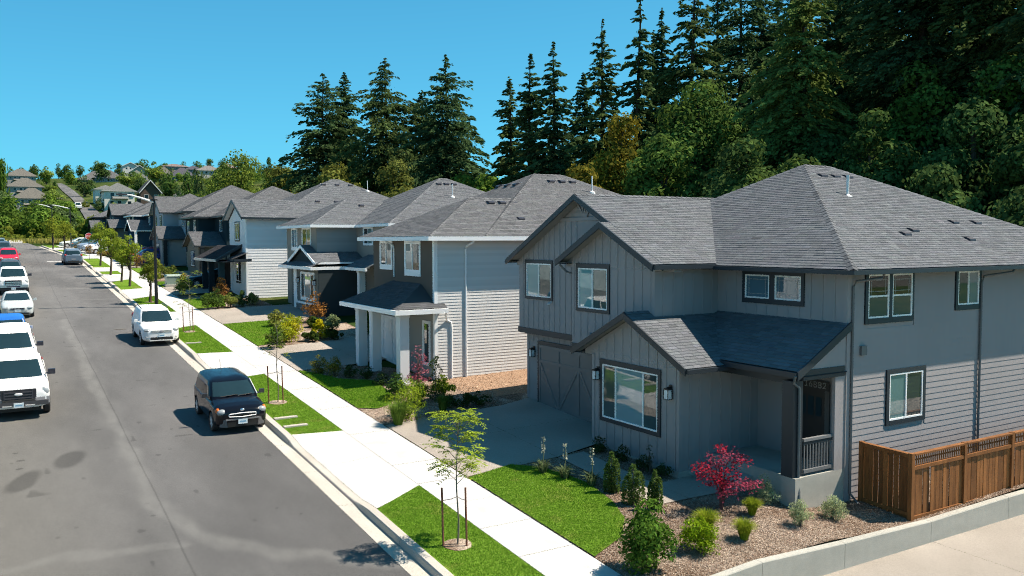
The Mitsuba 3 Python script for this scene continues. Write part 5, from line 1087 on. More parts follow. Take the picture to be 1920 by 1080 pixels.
# garden plants --------------------------------------------------------------
def shrub(name, lab, grp, x, y, hh, w, col, leaf, n, tip=(.02, .02, 0), asp=.55, up=.4, dz=0, lobes=9, shape=0.2):
    z = float(land(x, y)) + dz; k = thing(name, lab, 'shrub' if name != 'hedge' else 'hedge', grp)
    tr, cr = broadleaf(hh, w * .62, n_leaf=n, leaf=leaf, col=col, tip=tip, lobes=lobes + 5, cb=-.16, asp=asp, hang=-up, gap=.06, shape=shape)
    part(k, 'stem', (np.vstack(tr.v) + (x, y, z), np.vstack(tr.f), np.vstack(tr.c))); part(k, 'foliage', moved(cr, (x, y, z)), 'leaf')
    return k
def tuft(name, lab, grp, x, y, hh, w, col, n, wd=.008, dz=0, flower=None, cat='grass plant'):
    z = float(land(x, y)) + dz; az = RNG.uniform(0, 2 * np.pi, n); r0 = w * .12 * np.sqrt(RNG.random(n)); ln = RNG.uniform(.65, 1.1, n); sp = w * .5 * RNG.random(n) ** .7
    V, F, C = [], [], []
    for i in range(n):
        d = np.array([math.cos(az[i]), math.sin(az[i]), 0]); s = np.array([-d[1], d[0], 0]) * wd; b = d * r0[i]; t1 = b + d * sp[i] * .35 + (0, 0, hh * ln[i] * .62); t2 = b + d * sp[i] + (0, 0, hh * ln[i] * (.95 - .3 * sp[i] / (w * .5)))
        k0 = 5 * i; V += [b - s, b + s, t1 - s * .8, t1 + s * .8, t2]; F += [[k0, k0 + 1, k0 + 3], [k0, k0 + 3, k0 + 2], [k0 + 2, k0 + 3, k0 + 4]]; C += [np.array(col) * RNG.uniform(.6, 1.35)] * 5
    k = thing(name, lab, cat, grp); part(k, 'leaves', (np.array(V) + (x, y, z), np.array(F), np.array(C)), 'leaf')
    if flower:
        m = MB(); hf = flower; m.tube([(x, y, z), (x + .02, y, z + hf * .6), (x + .01, y, z + hf)], [.014, .011, .006], (.16, .17, .10), k=5); part(k, 'stalk', m)
        nb = 26; zz = RNG.uniform(hf * .55, hf, nb); a = RNG.uniform(0, 6.28, nb); p = np.stack([x + np.cos(a) * .05, y + np.sin(a) * .05, z + zz], 1)
        part(k, 'flowers', leaves(p, RNG.normal(size=(nb, 3)) + (0, 0, -.6), .075, np.tile((.52, .53, .42), (nb, 1)) * RNG.uniform(.6, 1.1, (nb, 1)), .7), 'leaf')
    return k
def column(lab, x, y, hh, w, col, n, dz=0, name='columnar_shrub', twist=0):
    z = float(land(x, y)) + dz; t = RNG.random(n); a = RNG.uniform(0, 6.28, n); ns = 3
    st = RNG.integers(0, ns, n); cx = np.array([0, .28, -.2])[st] * w; cy = np.array([0, -.2, .25])[st] * w; top = np.array([1, .82, .7])[st]
    r = w * .36 * np.interp(t, [0, .15, .8, 1], [.6, 1, .8, .25]) * RNG.uniform(.6, 1.1, n)
    if twist: cx, cy, top = np.cos(t * twist) * w * .14, np.sin(t * twist) * w * .14, 1; r = r * 1.2
    p = np.stack([x + cx + np.cos(a) * r, y + cy + np.sin(a) * r, z + t * hh * top], 1); ax = np.stack([np.cos(a) * .8, np.sin(a) * .8, RNG.uniform(.2, 1.2, n)], 1)
    k = thing(name, lab, 'shrub', 'columnar shrubs'); part(k, 'stem', MB().tube([(x, y, z - .05), (x, y, z + hh * .9)], [.02, .008], (.1, .08, .06), k=5))
    part(k, 'foliage', leaves(p, ax, .062 * RNG.uniform(.7, 1.3, n), np.array(col) * RNG.uniform(.55, 1.5, (n, 1)), .55), 'leaf')
GB = 'plants in the nearest front garden'
shrub('shrub', 'tall dark green leafy shrub by the sidewalk in the nearest mulch bed', GB, 11.95, 14.15, 1.62, 1.15, (.07, .145, .022), .085, 5200, lobes=22, up=.1)
shrub('shrub', 'low round lime-green shrub right of the dark green one', GB, 13.6, 14.3, .85, .85, (.16, .25, .012), .06, 3200, lobes=16)
for x, y, hh, w, l in ((14.46, 15.0, .66, .8, 'feathery green grass tuft behind the lime shrub'), (14.96, 14.25, .6, .7, 'feathery yellow-green grass tuft right of the lime shrub'), (16.13, 15.1, .52, .6, 'small grass tuft below the red maple branches')): tuft('grass_tuft', l, GB, x, y, hh, w, (.24, .30, .025), 900, wd=.006)
for x, y, hh, w, l in ((16.75, 14.1, .70, .62, 'silvery green shrub in front of the porch wall, left of two'), (18.17, 14.28, .62, .62, 'silvery green shrub in front of the porch wall, right of two'), (17.1, 15.6, .75, .75, 'silver-leaved shrub behind the red maple by the porch corner')): shrub('shrub', l, GB, x, y, hh, w, (.29, .34, .18), .05, 2600, tip=(.08, .08, .05), asp=.35, up=.8, lobes=14)
for x, y, hh, w, l in ((14.14, 18.34, 1.15, .34, 'narrow columnar green shrub by the path, leftmost of three'), (14.09, 17.35, 1.1, .46, 'narrow columnar green shrub by the path, middle one with two stems'), (14.36, 16.79, 1.05, .30, 'narrow columnar green shrub by the path, rightmost of three')): column(l, x, y, hh, w, (.10, .16, .04), 2400)
for x, y, fl, l in ((13.99, 19.05, 1.1, 'spiky yucca with white flowering stalk by the lawn edge'), (13.66, 19.9, 1.05, 'spiky yucca with brown stalk, middle of the three by the driveway'), (13.4, 20.65, 1.1, 'spiky yucca with pale stalk nearest the driveway')): tuft('yucca', l, GB, x, y, .5, .75, (.12, .16, .075), 90, wd=.016, flower=fl, cat='yucca')
for x, y, l in ((15.95, 21.4, 'small dark shrub under the den window, leftmost'), (16.05, 20.3, 'small dark shrub under the den window, second from left'), (16.05, 19.3, 'small dark shrub under the den window, second from right'), (16.1, 18.5, 'small dark shrub at the den corner')): shrub('shrub', l, GB, x, y, .5, .55, (.03, .06, .022), .06, 700)
shrub('shrub', 'thin leggy plant in front of the den wall', GB, 16.0, 18.95, 1.0, .3, (.06, .08, .05), .05, 160, lobes=6)
# red maple: layered pads of small leaves
def pad_tree(name, lab, x, y, z, pads, leaf, n, cols, trunk):
    k = thing(name, lab, 'tree'); tr = MB(); P, A, C, N = [], [], [], []
    for i, (px, py, pz, rx, rz) in enumerate(pads):
        tr.tube([(x, y, z - .05), (x + px * .12, y + py * .12, z + pz * .45), (x + px * .5, y + py * .5, z + pz * .82), (x + px, y + py, z + pz)], [.028, .02, .011, .004], trunk, k=5, cap=False)
        m = int(n * rx * rx); a = RNG.uniform(0, 6.28, m); r = rx * np.sqrt(RNG.random(m)); q = np.stack([np.cos(a) * r, np.sin(a) * r, RNG.normal(0, rz, m) + .25 * rz * np.cos(a * 3) - .35 * rz * (r / rx) ** 2], 1) + (x + px, y + py, z + pz)
        P.append(q); A.append(np.stack([np.cos(a), np.sin(a), RNG.uniform(-.9, .1, m)], 1) + .5 * RNG.normal(size=(m, 3))); C.append(np.array(cols[i % len(cols)]) * RNG.uniform(.6, 1.4, (m, 1))); N.append(unit(np.array([0, 0, 1.]) + .5 * RNG.normal(size=(m, 3))))
    P, A, C, N = map(np.vstack, (P, A, C, N)); part(k, 'trunk', tr, 'matte', smooth=True); part(k, 'crown', leaves(P, A, leaf * RNG.uniform(.7, 1.3, len(P)), C, .8, N), 'leaf')
RM1, RM2 = (.34, .022, .045), (.30, .055, .095)
pad_tree('maple_tree', 'small red-leaved maple by the path of the nearest house', 15.7, 15.75, 1.3, [(-.42, .22, 1.15, .32, .07), (-.30, .1, .95, .36, .09), (-.05, .1, 1.3, .28, .08), (.28, -.05, 1.45, .36, .09), (.55, -.12, 1.3, .32, .07), (.1, -.1, 1.05, .36, .10), (.35, -.25, .72, .40, .06), (.72, -.35, .70, .32, .06), (-.12, -.05, .78, .33, .08), (.15, .2, 1.62, .2, .06), (-.36, .1, 1.5, .12, .05), (.0, -.2, .55, .3, .06)], .06, 1500, [RM1, RM1, RM2, RM2], (.09, .05, .05))
G2_ = 'plants in the second house front garden'
tuft('grass_tuft', 'big green grass clump by the sidewalk in the second garden', G2_, 11.75, 27.5, 1.0, 1.2, (.15, .24, .04), 900, wd=.008)
shrub('shrub', 'large feathery yellow-green shrub by the sidewalk in the second garden', G2_, 12.4, 28.1, 1.35, 1.35, (.22, .30, .025), .10, 2600, asp=.3, up=.9, lobes=14)
tuft('grass_tuft', 'green grass clump beside the dark bed of the second garden', G2_, 13.77, 28.05, .85, .75, (.11, .17, .03), 500, wd=.007)
shrub('shrub', 'dark green bush near the porch of the second house', G2_, 13.2, 31.0, 1.0, 1.1, (.045, .095, .025), .10, 1500)
shrub('shrub', 'mid green bush below the pink maple', G2_, 13.5, 29.6, .9, 1.0, (.075, .13, .02), .09, 1300)
pad_tree('maple_tree', 'slender pink-leaved maple in front of the white porch posts', 14.75, 32.3, 2.1, [(-.1, 0, 1.0, .3, .09), (.12, .05, .7, .36, .1), (-.2, .1, .5, .34, .08), (.1, -.1, 1.35, .24, .09), (0, 0, 1.75, .16, .09), (.25, 0, 1.1, .2, .07), (.2, -.1, .4, .3, .07), (-.1, 0, 1.5, .2, .07)], .08, 620, [(.33, .10, .14), (.36, .13, .17), (.28, .07, .10)], (.2, .12, .1))
column('twisted narrow dark conifer shrub by the corner of the second house', 14.3, 29.75, 1.8, .55, (.045, .075, .02), 1100, twist=18)
shrub('shrub', 'yellow-green leafy shrub at the corner of the second house', G2_, 15.0, 30.5, .8, .95, (.13, .19, .02), .10, 1200)
for x, y, l in ((14.9, 28.3, 'dark low shrub by the driveway in the second garden, left'), (15.5, 28.5, 'dark low shrub by the driveway in the second garden, right'), (14.3, 28.6, 'dark low shrub behind the grass clump')): shrub('shrub', l, G2_, x, y, .55, 1.0, (.03, .06, .018), .07, 900)
for x, y, l in ((11.95, 36.9, 'yellowish upright bush at the driveway of the second house, left'), (12.4, 36.1, 'yellowish upright bush at the driveway of the second house, right')): shrub('shrub', l, G2_, x, y, .9, .8, (.13, .13, .025), .07, 1100, up=.9)
for x, y, l in ((12.85, 35.4, 'dark low plant in the shade beside the upright bushes'), (13.4, 34.7, 'dark plant in front of the middle porch post'), (13.5, 33.4, 'dark plant between the porch posts of the second house')): shrub('shrub', l, G2_, x, y, .55, .75, (.03, .06, .018), .07, 700)
G3_ = 'plants in the third house front garden'
for x, y, hh, w, c, l in ((12.0, 43.9, 1.2, 1.2, (.06, .11, .02), 'green bush behind the thin staked tree'), (12.9, 45.3, 1.25, 1.5, (.30, .34, .02), 'bright yellow-green bush in the third garden'), (13.9, 50.8, 1.0, 1.2, (.20, .22, .05), 'pale yellow bush beside the third lawn'), (13.6, 46.6, 1.1, 1.3, (.34, .33, .018), 'yellow bush in the middle of the third garden'), (14.1, 48.6, 1.0, 1.3, (.24, .30, .03), 'lime bush beside the third lawn'), (14.8, 45.4, 1.1, .8, (.36, .33, .012), 'yellow upright bush before the third house'), (16.3, 47.7, .9, .9, (.17, .22, .11), 'round silver-green bush by the third house porch'), (15.3, 44.9, .6, 1.2, (.03, .06, .018), 'dark low hedge bush by the second driveway, right'), (14.2, 44.8, .6, 1.2, (.035, .07, .018), 'dark low hedge bush by the second driveway, left'), (18.2, 47.3, 1.4, .9, (.08, .13, .03), 'green bush seen between the white porch posts'), (15.7, 49.5, .6, 1.0, (.04, .08, .02), 'low green plant before the third house')):
    shrub('shrub', l, G3_, x, y, hh, w, c, .12, 1300, tip=(.04, .03, 0))
shrub('shrub', 'orange-leaved small tree in front of the third house', G3_, 16.5, 51.2, 1.9, 1.5, (.24, .12, .035), .13, 900, tip=(.1, .03, 0), lobes=12)
G4_ = 'plants in the fourth house front garden'
for x, y, hh, w, c, l in ((11.9, 60.6, 1.1, 1.0, (.06, .11, .022), 'green bush by the third driveway, leftmost'), (12.6, 60.7, 1.4, 1.1, (.07, .12, .025), 'taller green bush by the third driveway'), (13.4, 60.6, 1.1, 1.0, (.19, .22, .05), 'pale yellow-green bush by the third driveway'), (14.3, 60.8, 1.2, .9, (.05, .09, .03), 'dark green conical bush by the white house'), (15.1, 61.4, .9, .9, (.18, .21, .06), 'pale bush at the corner of the white house')): shrub('shrub', l, G4_, x, y, hh, w, c, .12, 1000)
shrub('shrub', 'orange and rust leaved shrub before the white house porch', G4_, 13.8, 65.2, 1.7, 1.1, (.22, .11, .04), .13, 900, tip=(.08, .03, 0))
shrub('shrub', 'bush with a bright yellow flower head by the white house driveway', G4_, 11.9, 69.8, 1.6, 1.3, (.12, .17, .04), .13, 1000)
k = shrub('shrub', 'bright golden-yellow flowering bush beyond the lamp post', G4_, 12.6, 73.8, 1.3, 1.0, (.55, .42, .012), .12, 700)
for i, (x, y, hh, w, c) in enumerate(((12.4, 84.5, 1.2, 2.0, (.10, .13, .03)), (13.6, 85, 1.1, 1.8, (.09, .13, .03)), (11.9, 83.6, 1.0, 1.4, (.12, .15, .03)), (12, 97.2, 1.6, 1.8, (.2, .12, .04)), (13, 104, 1.3, 1.6, (.13, .13, .03)), (12.5, 108, 1.4, 1.6, (.20, .14, .04)), (11.8, 112, 1.0, 1.2, (.24, .19, .03)), (11.5, 115, 1.2, 1.2, (.26, .15, .04)), (10.6, 118, .9, 1.2, (.24, .20, .06)), (11.2, 121, 1.0, 1.4, (.10, .13, .03)), (9.6, 123, 1.2, 1.4, (.22, .13, .04)), (15.5, 99, 1.3, 1.2, (.2, .1, .04)), (9, 131.8, 1.1, 1.5, (.2, .14, .04)))):
    shrub('shrub', 'garden bush beside the driveways further up the row', 'bushes further up the row', x, y, hh, w, c, .16, 700, tip=(.04, .02, 0))

# ---------------------------------------------------------------- street furniture
def lamp_post(lab, x, y, z, hh, arm, dirx=-1):
    k = thing('street_lamp', lab, 'street lamp', 'black street lamps along the street'); bk = (.012, .012, .013)
    part(k, 'pole', MB().tube([(x, y, z - .1), (x, y, z + .5), (x, y, z + hh)], [.125, .115, .075], bk, k=10), 'satin', smooth=35)
    part(k, 'base', MB().tube([(x, y, z - .05), (x, y, z + .12)], .17, bk, k=10), 'satin', smooth=35)
    part(k, 'cap', MB().tube([(x, y, z + hh - .02), (x, y, z + hh + .06)], .24, bk, k=14).tube([(x, y, z + hh + .06), (x, y, z + hh + .3)], [.06, .04], bk, k=8), 'satin', smooth=35)
    ax = [(x, y, z + hh - .15), (x + dirx * arm * .5, y, z + hh + .14), (x + dirx * arm * .82, y, z + hh + .30), (x + dirx * arm, y, z + hh + .33)]
    part(k, 'arm', MB().tube(ax, [.075, .07, .06, .05], (.62, .63, .63), k=8), 'satin', smooth=35)
    hx = x + dirx * (arm + .28)
    m = MB(); u = np.linspace(0, 1, 7)
    m.prism([(hx - .36, y - .05, z + hh + .31), (hx - .30, y - .16, z + hh + .30), (hx + .22, y - .14, z + hh + .30), (hx + .34, y - .06, z + hh + .32), (hx + .34, y + .06, z + hh + .32), (hx + .22, y + .14, z + hh + .30), (hx - .30, y + .16, z + hh + .30), (hx - .36, y + .05, z + hh + .31)], (0, 0, .09), (.03, .03, .035))
    part(k, 'head', m, 'satin')
lamp_post('black street lamp with curved arm, nearest on the right planting strip', 9.11, 64.0, 3.75, 7.45, 1.75)
lamp_post('second black street lamp, behind the blue-grey crossover', 8.4, 138.5, 7.25, 6.0, 2.3)
lamp_post('third, farthest black street lamp near the bend', 6.6, 150.5, 7.8, 6.0, 1.8)
lamp_post('street lamp on the left side, only its head tip in view', -2.7, 24.0, float(prof(24)) + .13, 8.4, 1.95, 1)
k = thing('stop_sign', 'red octagonal stop sign on a post by the far intersection', 'sign')
sx, sy, sz = 8.6, 111.3, 8.98
oc = [(sx + .40 * math.cos(a), sy - .03, sz + .40 * math.sin(a)) for a in np.pi / 8 + np.arange(8) * np.pi / 4]
part(k, 'border', MB().prism(oc, (0, .02, 0), (.75, .75, .75)), 'satin')
part(k, 'face', MB().prism([(sx + (p[0] - sx) * .93, sy - .034, sz + (p[2] - sz) * .93) for p in oc], (0, .004, 0), (.42, .012, .022)), 'satin')
tm = meshkit.text_mesh('STOP', .27); tv, tf = np.array(tm.vertices), np.array(tm.faces); w = tv[:, 0].max() - tv[:, 0].min(); tv = (tv - [(tv[:, 0].max() + tv[:, 0].min()) / 2, (tv[:, 1].max() + tv[:, 1].min()) / 2, tv[:, 2].min()]) * [.58 / w, 1, 1]
part(k, 'letters', MB().add(np.column_stack([sx + tv[:, 0], sy - .036 - np.minimum(tv[:, 2], .004), sz + tv[:, 1]]), tf, (.8, .8, .8)), 'satin')
part(k, 'post', MB().box(sx - .03, sx + .03, sy - .01, sy + .04, float(prof(sy)), sz + .45, (.10, .10, .10)), 'satin')
k = thing('utility_box', 'grey-green metal utility box on a pale pad by the sidewalk', 'utility box')
bz = float(land(12.4, 77)) + .03
part(k, 'pad', MB().box(11.6, 13.3, 76.2, 77.9, bz - .1, bz + .1, (.55, .54, .5)), 'kerb_concrete')
part(k, 'cabinet', MB().box(11.75, 13.05, 76.4, 77.7, bz + .1, bz + .8, (.19, .25, .21)), 'satin'); part(k, 'lid', MB().hexa([(11.70, 76.35, bz + .8), (13.1, 76.35, bz + .8), (13.1, 77.75, bz + .8), (11.70, 77.75, bz + .8), (11.78, 76.5, bz + .93), (13.0, 76.5, bz + .93), (13.0, 77.75, bz + .93), (11.78, 77.75, bz + .93)], (.24, .30, .26)), 'satin')
k = thing('manhole_cover', 'round manhole cover in the asphalt beside the white SUV', 'manhole cover')
put(k, MB().tube([(5.75, 54.7, float(prof(54.7)) - .02), (5.75, 54.7, float(prof(54.7)) + .008)], .36, (.12, .115, .11), k=20), 'matte')
for y, n in ((23.9, 0), (25.2, 1), (46.6, 2)):  # kerb crossing strips
    pass
for x0, x1, y, lab in ((8.12, 8.95, 29.0, 'narrow concrete strip across the planting strip by the black car, nearer of two'), (8.12, 8.95, 30.2, 'narrow concrete strip across the planting strip by the black car, farther of two'), (8.12, 8.9, 47.3, 'narrow concrete strip in the grass by the white SUV')):
    k = thing('paving_strip', lab, 'paving strip'); put(k, MB().box(x0, x1, y - .11, y + .11, float(prof(y)) + .1, float(prof(y)) + .19, W1), 'kerb_concrete')

# ---------------------------------------------------------------- cars
def sup(a, e): return np.sign(np.cos(a)) * np.abs(np.cos(a)) ** e, np.sign(np.sin(a)) * np.abs(np.sin(a)) ** e
def car(lab, cat, x, y, heading, S, col, name='parked_car', group='cars parked along the street', extra=()):
    """S: L, W, stations (u, zb, zt, hw), cabin levels (z, u_front, u_rear, hw), wheels (u_front, u_rear, r). u runs from the front bumper backwards."""
    k = thing(name, lab, cat, group); L, W = S['L'], S['W']; hd = math.radians(heading); fx, fy = math.cos(hd), math.sin(hd); col = np.array(col, float)
    z0 = float(prof(y)) if x < 8 else float(land(x, y)) + .02
    def place(v):
        v = np.asarray(v, float); f_ = L / 2 - v[:, 0]; X, Y = x + fx * f_ - fy * v[:, 1], y + fy * f_ + fx * v[:, 1]
        gz = prof(Y) if x < 8 else land(X, Y) + .02
        return np.column_stack([X, Y, v[:, 2] + gz])
    def P_(nm, mb, bs='satin', smooth=False, label=None, to=None): mb.move(place); return part(to or k, nm, mb, bs, smooth, label)
    st = S['st']; us = np.array([s[0] for s in st]); uu = np.unique(np.r_[us, np.linspace(0, L, 34)]); A = np.arange(28) * 2 * np.pi / 28; ca, sa = sup(A, .42)
    I = lambda j, u: np.interp(u, us, [s[j] for s in st])
    rows = [np.stack([np.full(28, u), ca * I(3, u), (I(1, u) + I(2, u)) / 2 + sa * (I(2, u) - I(1, u)) / 2 + np.where(sa > .6, .03 * (1 - np.abs(ca) ** 2), 0)], 1) for u in uu]
    n, v = len(uu), np.vstack(rows); f = [[i * 28 + j, i * 28 + (j + 1) % 28, (i + 1) * 28 + (j + 1) % 28, (i + 1) * 28 + j] for i in range(n - 1) for j in range(28)]
    f = np.array(f); f = np.vstack([f[:, [0, 1, 2]], f[:, [0, 2, 3]], [[0, j + 1, j] for j in range(1, 27)], [[(n - 1) * 28, (n - 1) * 28 + j, (n - 1) * 28 + j + 1] for j in range(1, 27)]])
    M = m3.Manifold(m3.Mesh(v.astype(np.float32), f[:, ::-1].astype(np.uint32)))
    if M.volume() < 0: M = m3.Manifold(m3.Mesh(v.astype(np.float32), f.astype(np.uint32)))
    uf, ur, r = S['wheels']
    for u in (uf, ur):
        for sg in (-1, 1): M = M - m3.Manifold.cylinder(.34, r + .07, r + .07, 28, True).rotate((90, 0, 0)).translate((u, sg * (W / 2 - .12), r))
    if S.get('bed'): b0, b1, hw, zf = S['bed']; M = M - m3.Manifold.cube((b1 - b0, 2 * hw, 1.5), False).translate((b0, -hw, zf))
    pm = 'dark_paint' if max(col) < .06 else 'car_paint'
    P_('body', MB().mesh(M, col), pm, 32)
    cb = S['cab']; zs = np.array([c[0] for c in cb]); J = lambda j, z: np.interp(z, zs, [c[j] for c in cb]); e = .3; cA, sA = sup(A, e)
    rows = []
    for z in np.unique(np.r_[zs, np.linspace(zs[0], zs[-1], 7)]): rows.append(np.stack([(J(1, z) + J(2, z)) / 2 - cA * (J(2, z) - J(1, z)) / 2, sA * J(3, z), np.full(28, z)], 1))
    u0, u1, hw = cb[-1][1], cb[-1][2], cb[-1][3]; rows.append(np.stack([(u0 + u1) / 2 - cA * (u1 - u0) * .36, sA * hw * .7, np.full(28, zs[-1] + .025)], 1))
    n, v = len(rows), np.vstack(rows); f = [[i * 28 + j, i * 28 + (j + 1) % 28, (i + 1) * 28 + (j + 1) % 28, (i + 1) * 28 + j] for i in range(n - 1) for j in range(28)]
    cm = MB().add(v, f, col); cm.add(rows[-1], [[0, j, j + 1] for j in range(1, 27)], col)
    P_('cabin', cm, pm, 40)
    rf = S.get('roof')
    def pane(nm, kind, a0, a1, zl, zh, off=.012, nu=9):
        m = MB(); g = []
        for z in np.linspace(zl, zh, 4):
            uf_, ur_, hw_ = J(1, z), J(2, z), J(3, z); uc, hu = (uf_ + ur_) / 2, (ur_ - uf_) / 2
            for t in np.linspace(a0, a1, nu):
                if kind in 'fr': w = t * hw_; d = hu * (1 - abs(t) ** (2 / e)) ** (e / 2) + off; g.append((uc - d if kind == 'f' else uc + d, w, z + (off if kind == 'f' else 0)))
                else:
                    u = np.interp(z, zs, np.interp(t, [0, 1], [0, 0]) + zs * 0) if False else uf_ + (ur_ - uf_) * t; q = abs((u - uc) / hu); w = hw_ * max(0, 1 - q ** (2 / e)) ** (e / 2) + off; g.append((u, w if kind == 'l' else -w, z))
        m.add(g, [[i * nu + j, i * nu + j + 1, (i + 1) * nu + j + 1, (i + 1) * nu + j] for i in range(3) for j in range(nu - 1)], (.02, .03, .035))
        P_(nm, m, 'dark_glass', True)
    zl, zh = S['glass']; pane('windshield', 'f', -.86, .86, zl + .02, zh); pane('rear_window', 'r', -.8, .8, zl + .1, zh - .02)
    for sd in 'lr':
        for a0, a1 in S['side']: pane('side_window', sd, a0, a1, zl + .03, zh - .03, nu=5)
    wc = S.get('rim', (.5, .5, .51))
    for u in (uf, ur):
        for sg in (-1, 1):
            c = np.array([u, sg * (W / 2 - .11), r]); wk_ = sub(k, 'wheel'); m = MB(); a = np.arange(24) * 2 * np.pi / 24
            pr = [(-.10, .62), (-.11, .9), (-.08, 1.0), (.08, 1.0), (.11, .9), (.10, .62)]
            v = np.array([[c[0] + math.cos(t) * r * q, c[1] + p, c[2] + math.sin(t) * r * q] for p, q in pr for t in a]); ff = [[i * 24 + j, i * 24 + (j + 1) % 24, (i + 1) * 24 + (j + 1) % 24, (i + 1) * 24 + j] for i in range(5) for j in range(24)]
            P_('tyre', m.add(v, ff, (.02, .02, .02)), 'rubber', 40, to=wk_)
            m = MB(); o = sg * .085
            m.add([[c[0] + math.cos(t) * r * .64, c[1] + sg * .05, c[2] + math.sin(t) * r * .64] for t in a], [[0, j, j + 1] for j in range(1, 23)], (.03, .03, .03))
            for s_ in range(6): t = s_ * np.pi / 3 + .3; m.beam((c[0], c[1] + o, c[2]), (c[0] + math.cos(t) * r * .62, c[1] + o, c[2] + math.sin(t) * r * .62), .085, .03, wc, up=(0, 1, 0))
            m.tube([(c[0], c[1] + o * .8, c[2]), (c[0], c[1] + o * 1.25, c[2])], r * .17, wc, k=10)
            ring = [[c[0] + math.cos(t) * r * q, c[1] + o, c[2] + math.sin(t) * r * q] for q in (.56, .65) for t in a]; m.add(ring, [[j, (j + 1) % 24, 24 + (j + 1) % 24, 24 + j] for j in range(24)], wc)
            P_('rim', m, 'satin', to=wk_)
    for sg in (-1, 1):
        u, w, z = S['mirror']; ms = S.get('mirror_size', 1); q_ = [(u + a * .05 * ms, sg * (W / 2 + .10) + b * .10 * ms, z + c_ * .07 * ms) for c_ in (-1, 1) for a, b in ((-.6, -.9), (1, -.8), (1, 1), (-.6, .9))]; P_('mirror', MB().hexa(q_, S.get('mirror_col', col)).beam((u, sg * (W / 2 - .1), z - .06), (u, sg * (W / 2 + .06), z - .04), .05, .05, (.02, .02, .02)), 'car_paint', 50)
    for nm, shp in S.get('bits', {}).items():
        for q in shp:
            for sg in ((1, -1) if q.get('both') else (1,)):
                m = MB(); c = np.array(q.get('c', (.02, .02, .02)), float) if not isinstance(q.get('c'), str) else col
                if 'box' in q: a0, a1, b0, b1, c0, c1 = q['box']; m.box(a0, a1, min(sg * b0, sg * b1), max(sg * b0, sg * b1), c0, c1, c)
                elif 'ell' in q: (a0, b0, c0), rr = q['ell']; m.ell((a0, sg * b0, c0), np.array(rr), c, 12)
                elif 'tube' in q: m.tube([(a, sg * b, z) for a, b, z in q['tube']], q['r'], c, k=6)
                elif 'hexa' in q: m.hexa([(a, sg * b, z) for a, b, z in q['hexa']], c)
                P_(nm, m, q.get('m', 'satin'), q.get('s', False) or ('ell' in q or 'tube' in q) and 40)
    return k
PL = (.50, .58, .62)
def front_bits(hwl, zl, grille, lamp, plate_z, extra=None, amber=False, uf=.0):
    b = {'headlight': [dict(ell=((lamp[0], lamp[1], lamp[2]), lamp[3]), c=(.22, .25, .27), both=1, m='car_paint')], 'plate': [dict(box=(-.035 + uf, .0 + uf, -.155, .155, plate_z, plate_z + .16), c=PL), dict(box=(-.038 + uf, -.0351 + uf, -.11, .11, plate_z + .05, plate_z + .11), c=(.16, .30, .42))], 'grille': grille, 'taillight': [dict(ell=(extra['tail'], extra.get('tr', (.08, .12, .16))), c=(.30, .012, .015), both=1, m='car_paint')]}
    if amber: b['turn_signal'] = [dict(ell=((lamp[0] + .12, lamp[1] + .11, lamp[2] + .03), (.13, .075, .10)), c=(.60, .12, .01), both=1, m='car_paint')]
    b.update(extra.get('more', {})); return b
BOXY = dict(L=4.1, W=1.785, st=[(0, .36, .74, .58), (.05, .27, .82, .74), (.2, .22, .90, .84), (.5, .2, .97, .88), (1.0, .2, 1.03, .892), (2.5, .2, 1.05, .892), (3.7, .22, 1.08, .885), (3.98, .26, 1.1, .85), (4.1, .36, 1.06, .76)], cab=[(.98, .98, 4.06, .86), (1.08, 1.1, 4.05, .85), (1.35, 1.46, 3.98, .78), (1.50, 1.72, 3.88, .71), (1.57, 1.95, 3.72, .58)], glass=(1.06, 1.47), side=[(.14, .42), (.45, .70), (.74, .92)], wheels=(.78, 3.33, .325), mirror=(1.32, 0, 1.12), mirror_col=(.02, .02, .025), rim=(.42, .43, .44),
            bits=front_bits(0, 0, [dict(box=(-.015, .03, -.42, .42, .62, .72), c=(.01, .01, .01)), dict(tube=[(-.02, -.44, .71), (-.035, 0, .735), (-.02, .44, .71)], r=.018, c=(.7, .7, .7)), dict(tube=[(-.02, -.44, .625), (-.035, 0, .60), (-.02, .44, .625)], r=.018, c=(.7, .7, .7)), dict(tube=[(-.02, .44, .625), (-.01, .46, .67), (-.02, .44, .71)], r=.016, c=(.7, .7, .7), both=1)], (.13, .66, .76, (.115, .17, .11)), .36, dict(tail=(4.03, .66, 1.1), tr=(.06, .08, .16), more={'bumper': [dict(box=(-.02, .06, -.56, .56, .50, .55), c=(.16, .16, .165)), dict(box=(.0, .08, -.5, .5, .27, .44), c=(.012, .012, .012)), dict(hexa=[(.0, .5, .26), (.1, .5, .26), (.18, .74, .28), (.06, .74, .28), (-.02, .54, .54), (.1, .54, .54), (.2, .76, .52), (.06, .74, .52)], c=(.10, .10, .105), both=1)], 'emblem': [dict(ell=((.03, 0, .83), (.03, .085, .045)), c=(.7, .7, .7), m='chrome')], 'antenna': [dict(tube=[(3.2, 0, 1.6), (3.5, 0, 1.95)], r=.006)], 'pillar': [dict(tube=[(1.12, .78, 1.08), (1.68, .655, 1.53)], r=.02, c=(.45, .46, .47), both=0)], 'wiper': [dict(tube=[(1.05, -.5, 1.09), (1.10, .1, 1.12)], r=.012), dict(tube=[(1.05, .1, 1.09), (1.10, .6, 1.12)], r=.012)]}), amber=True))
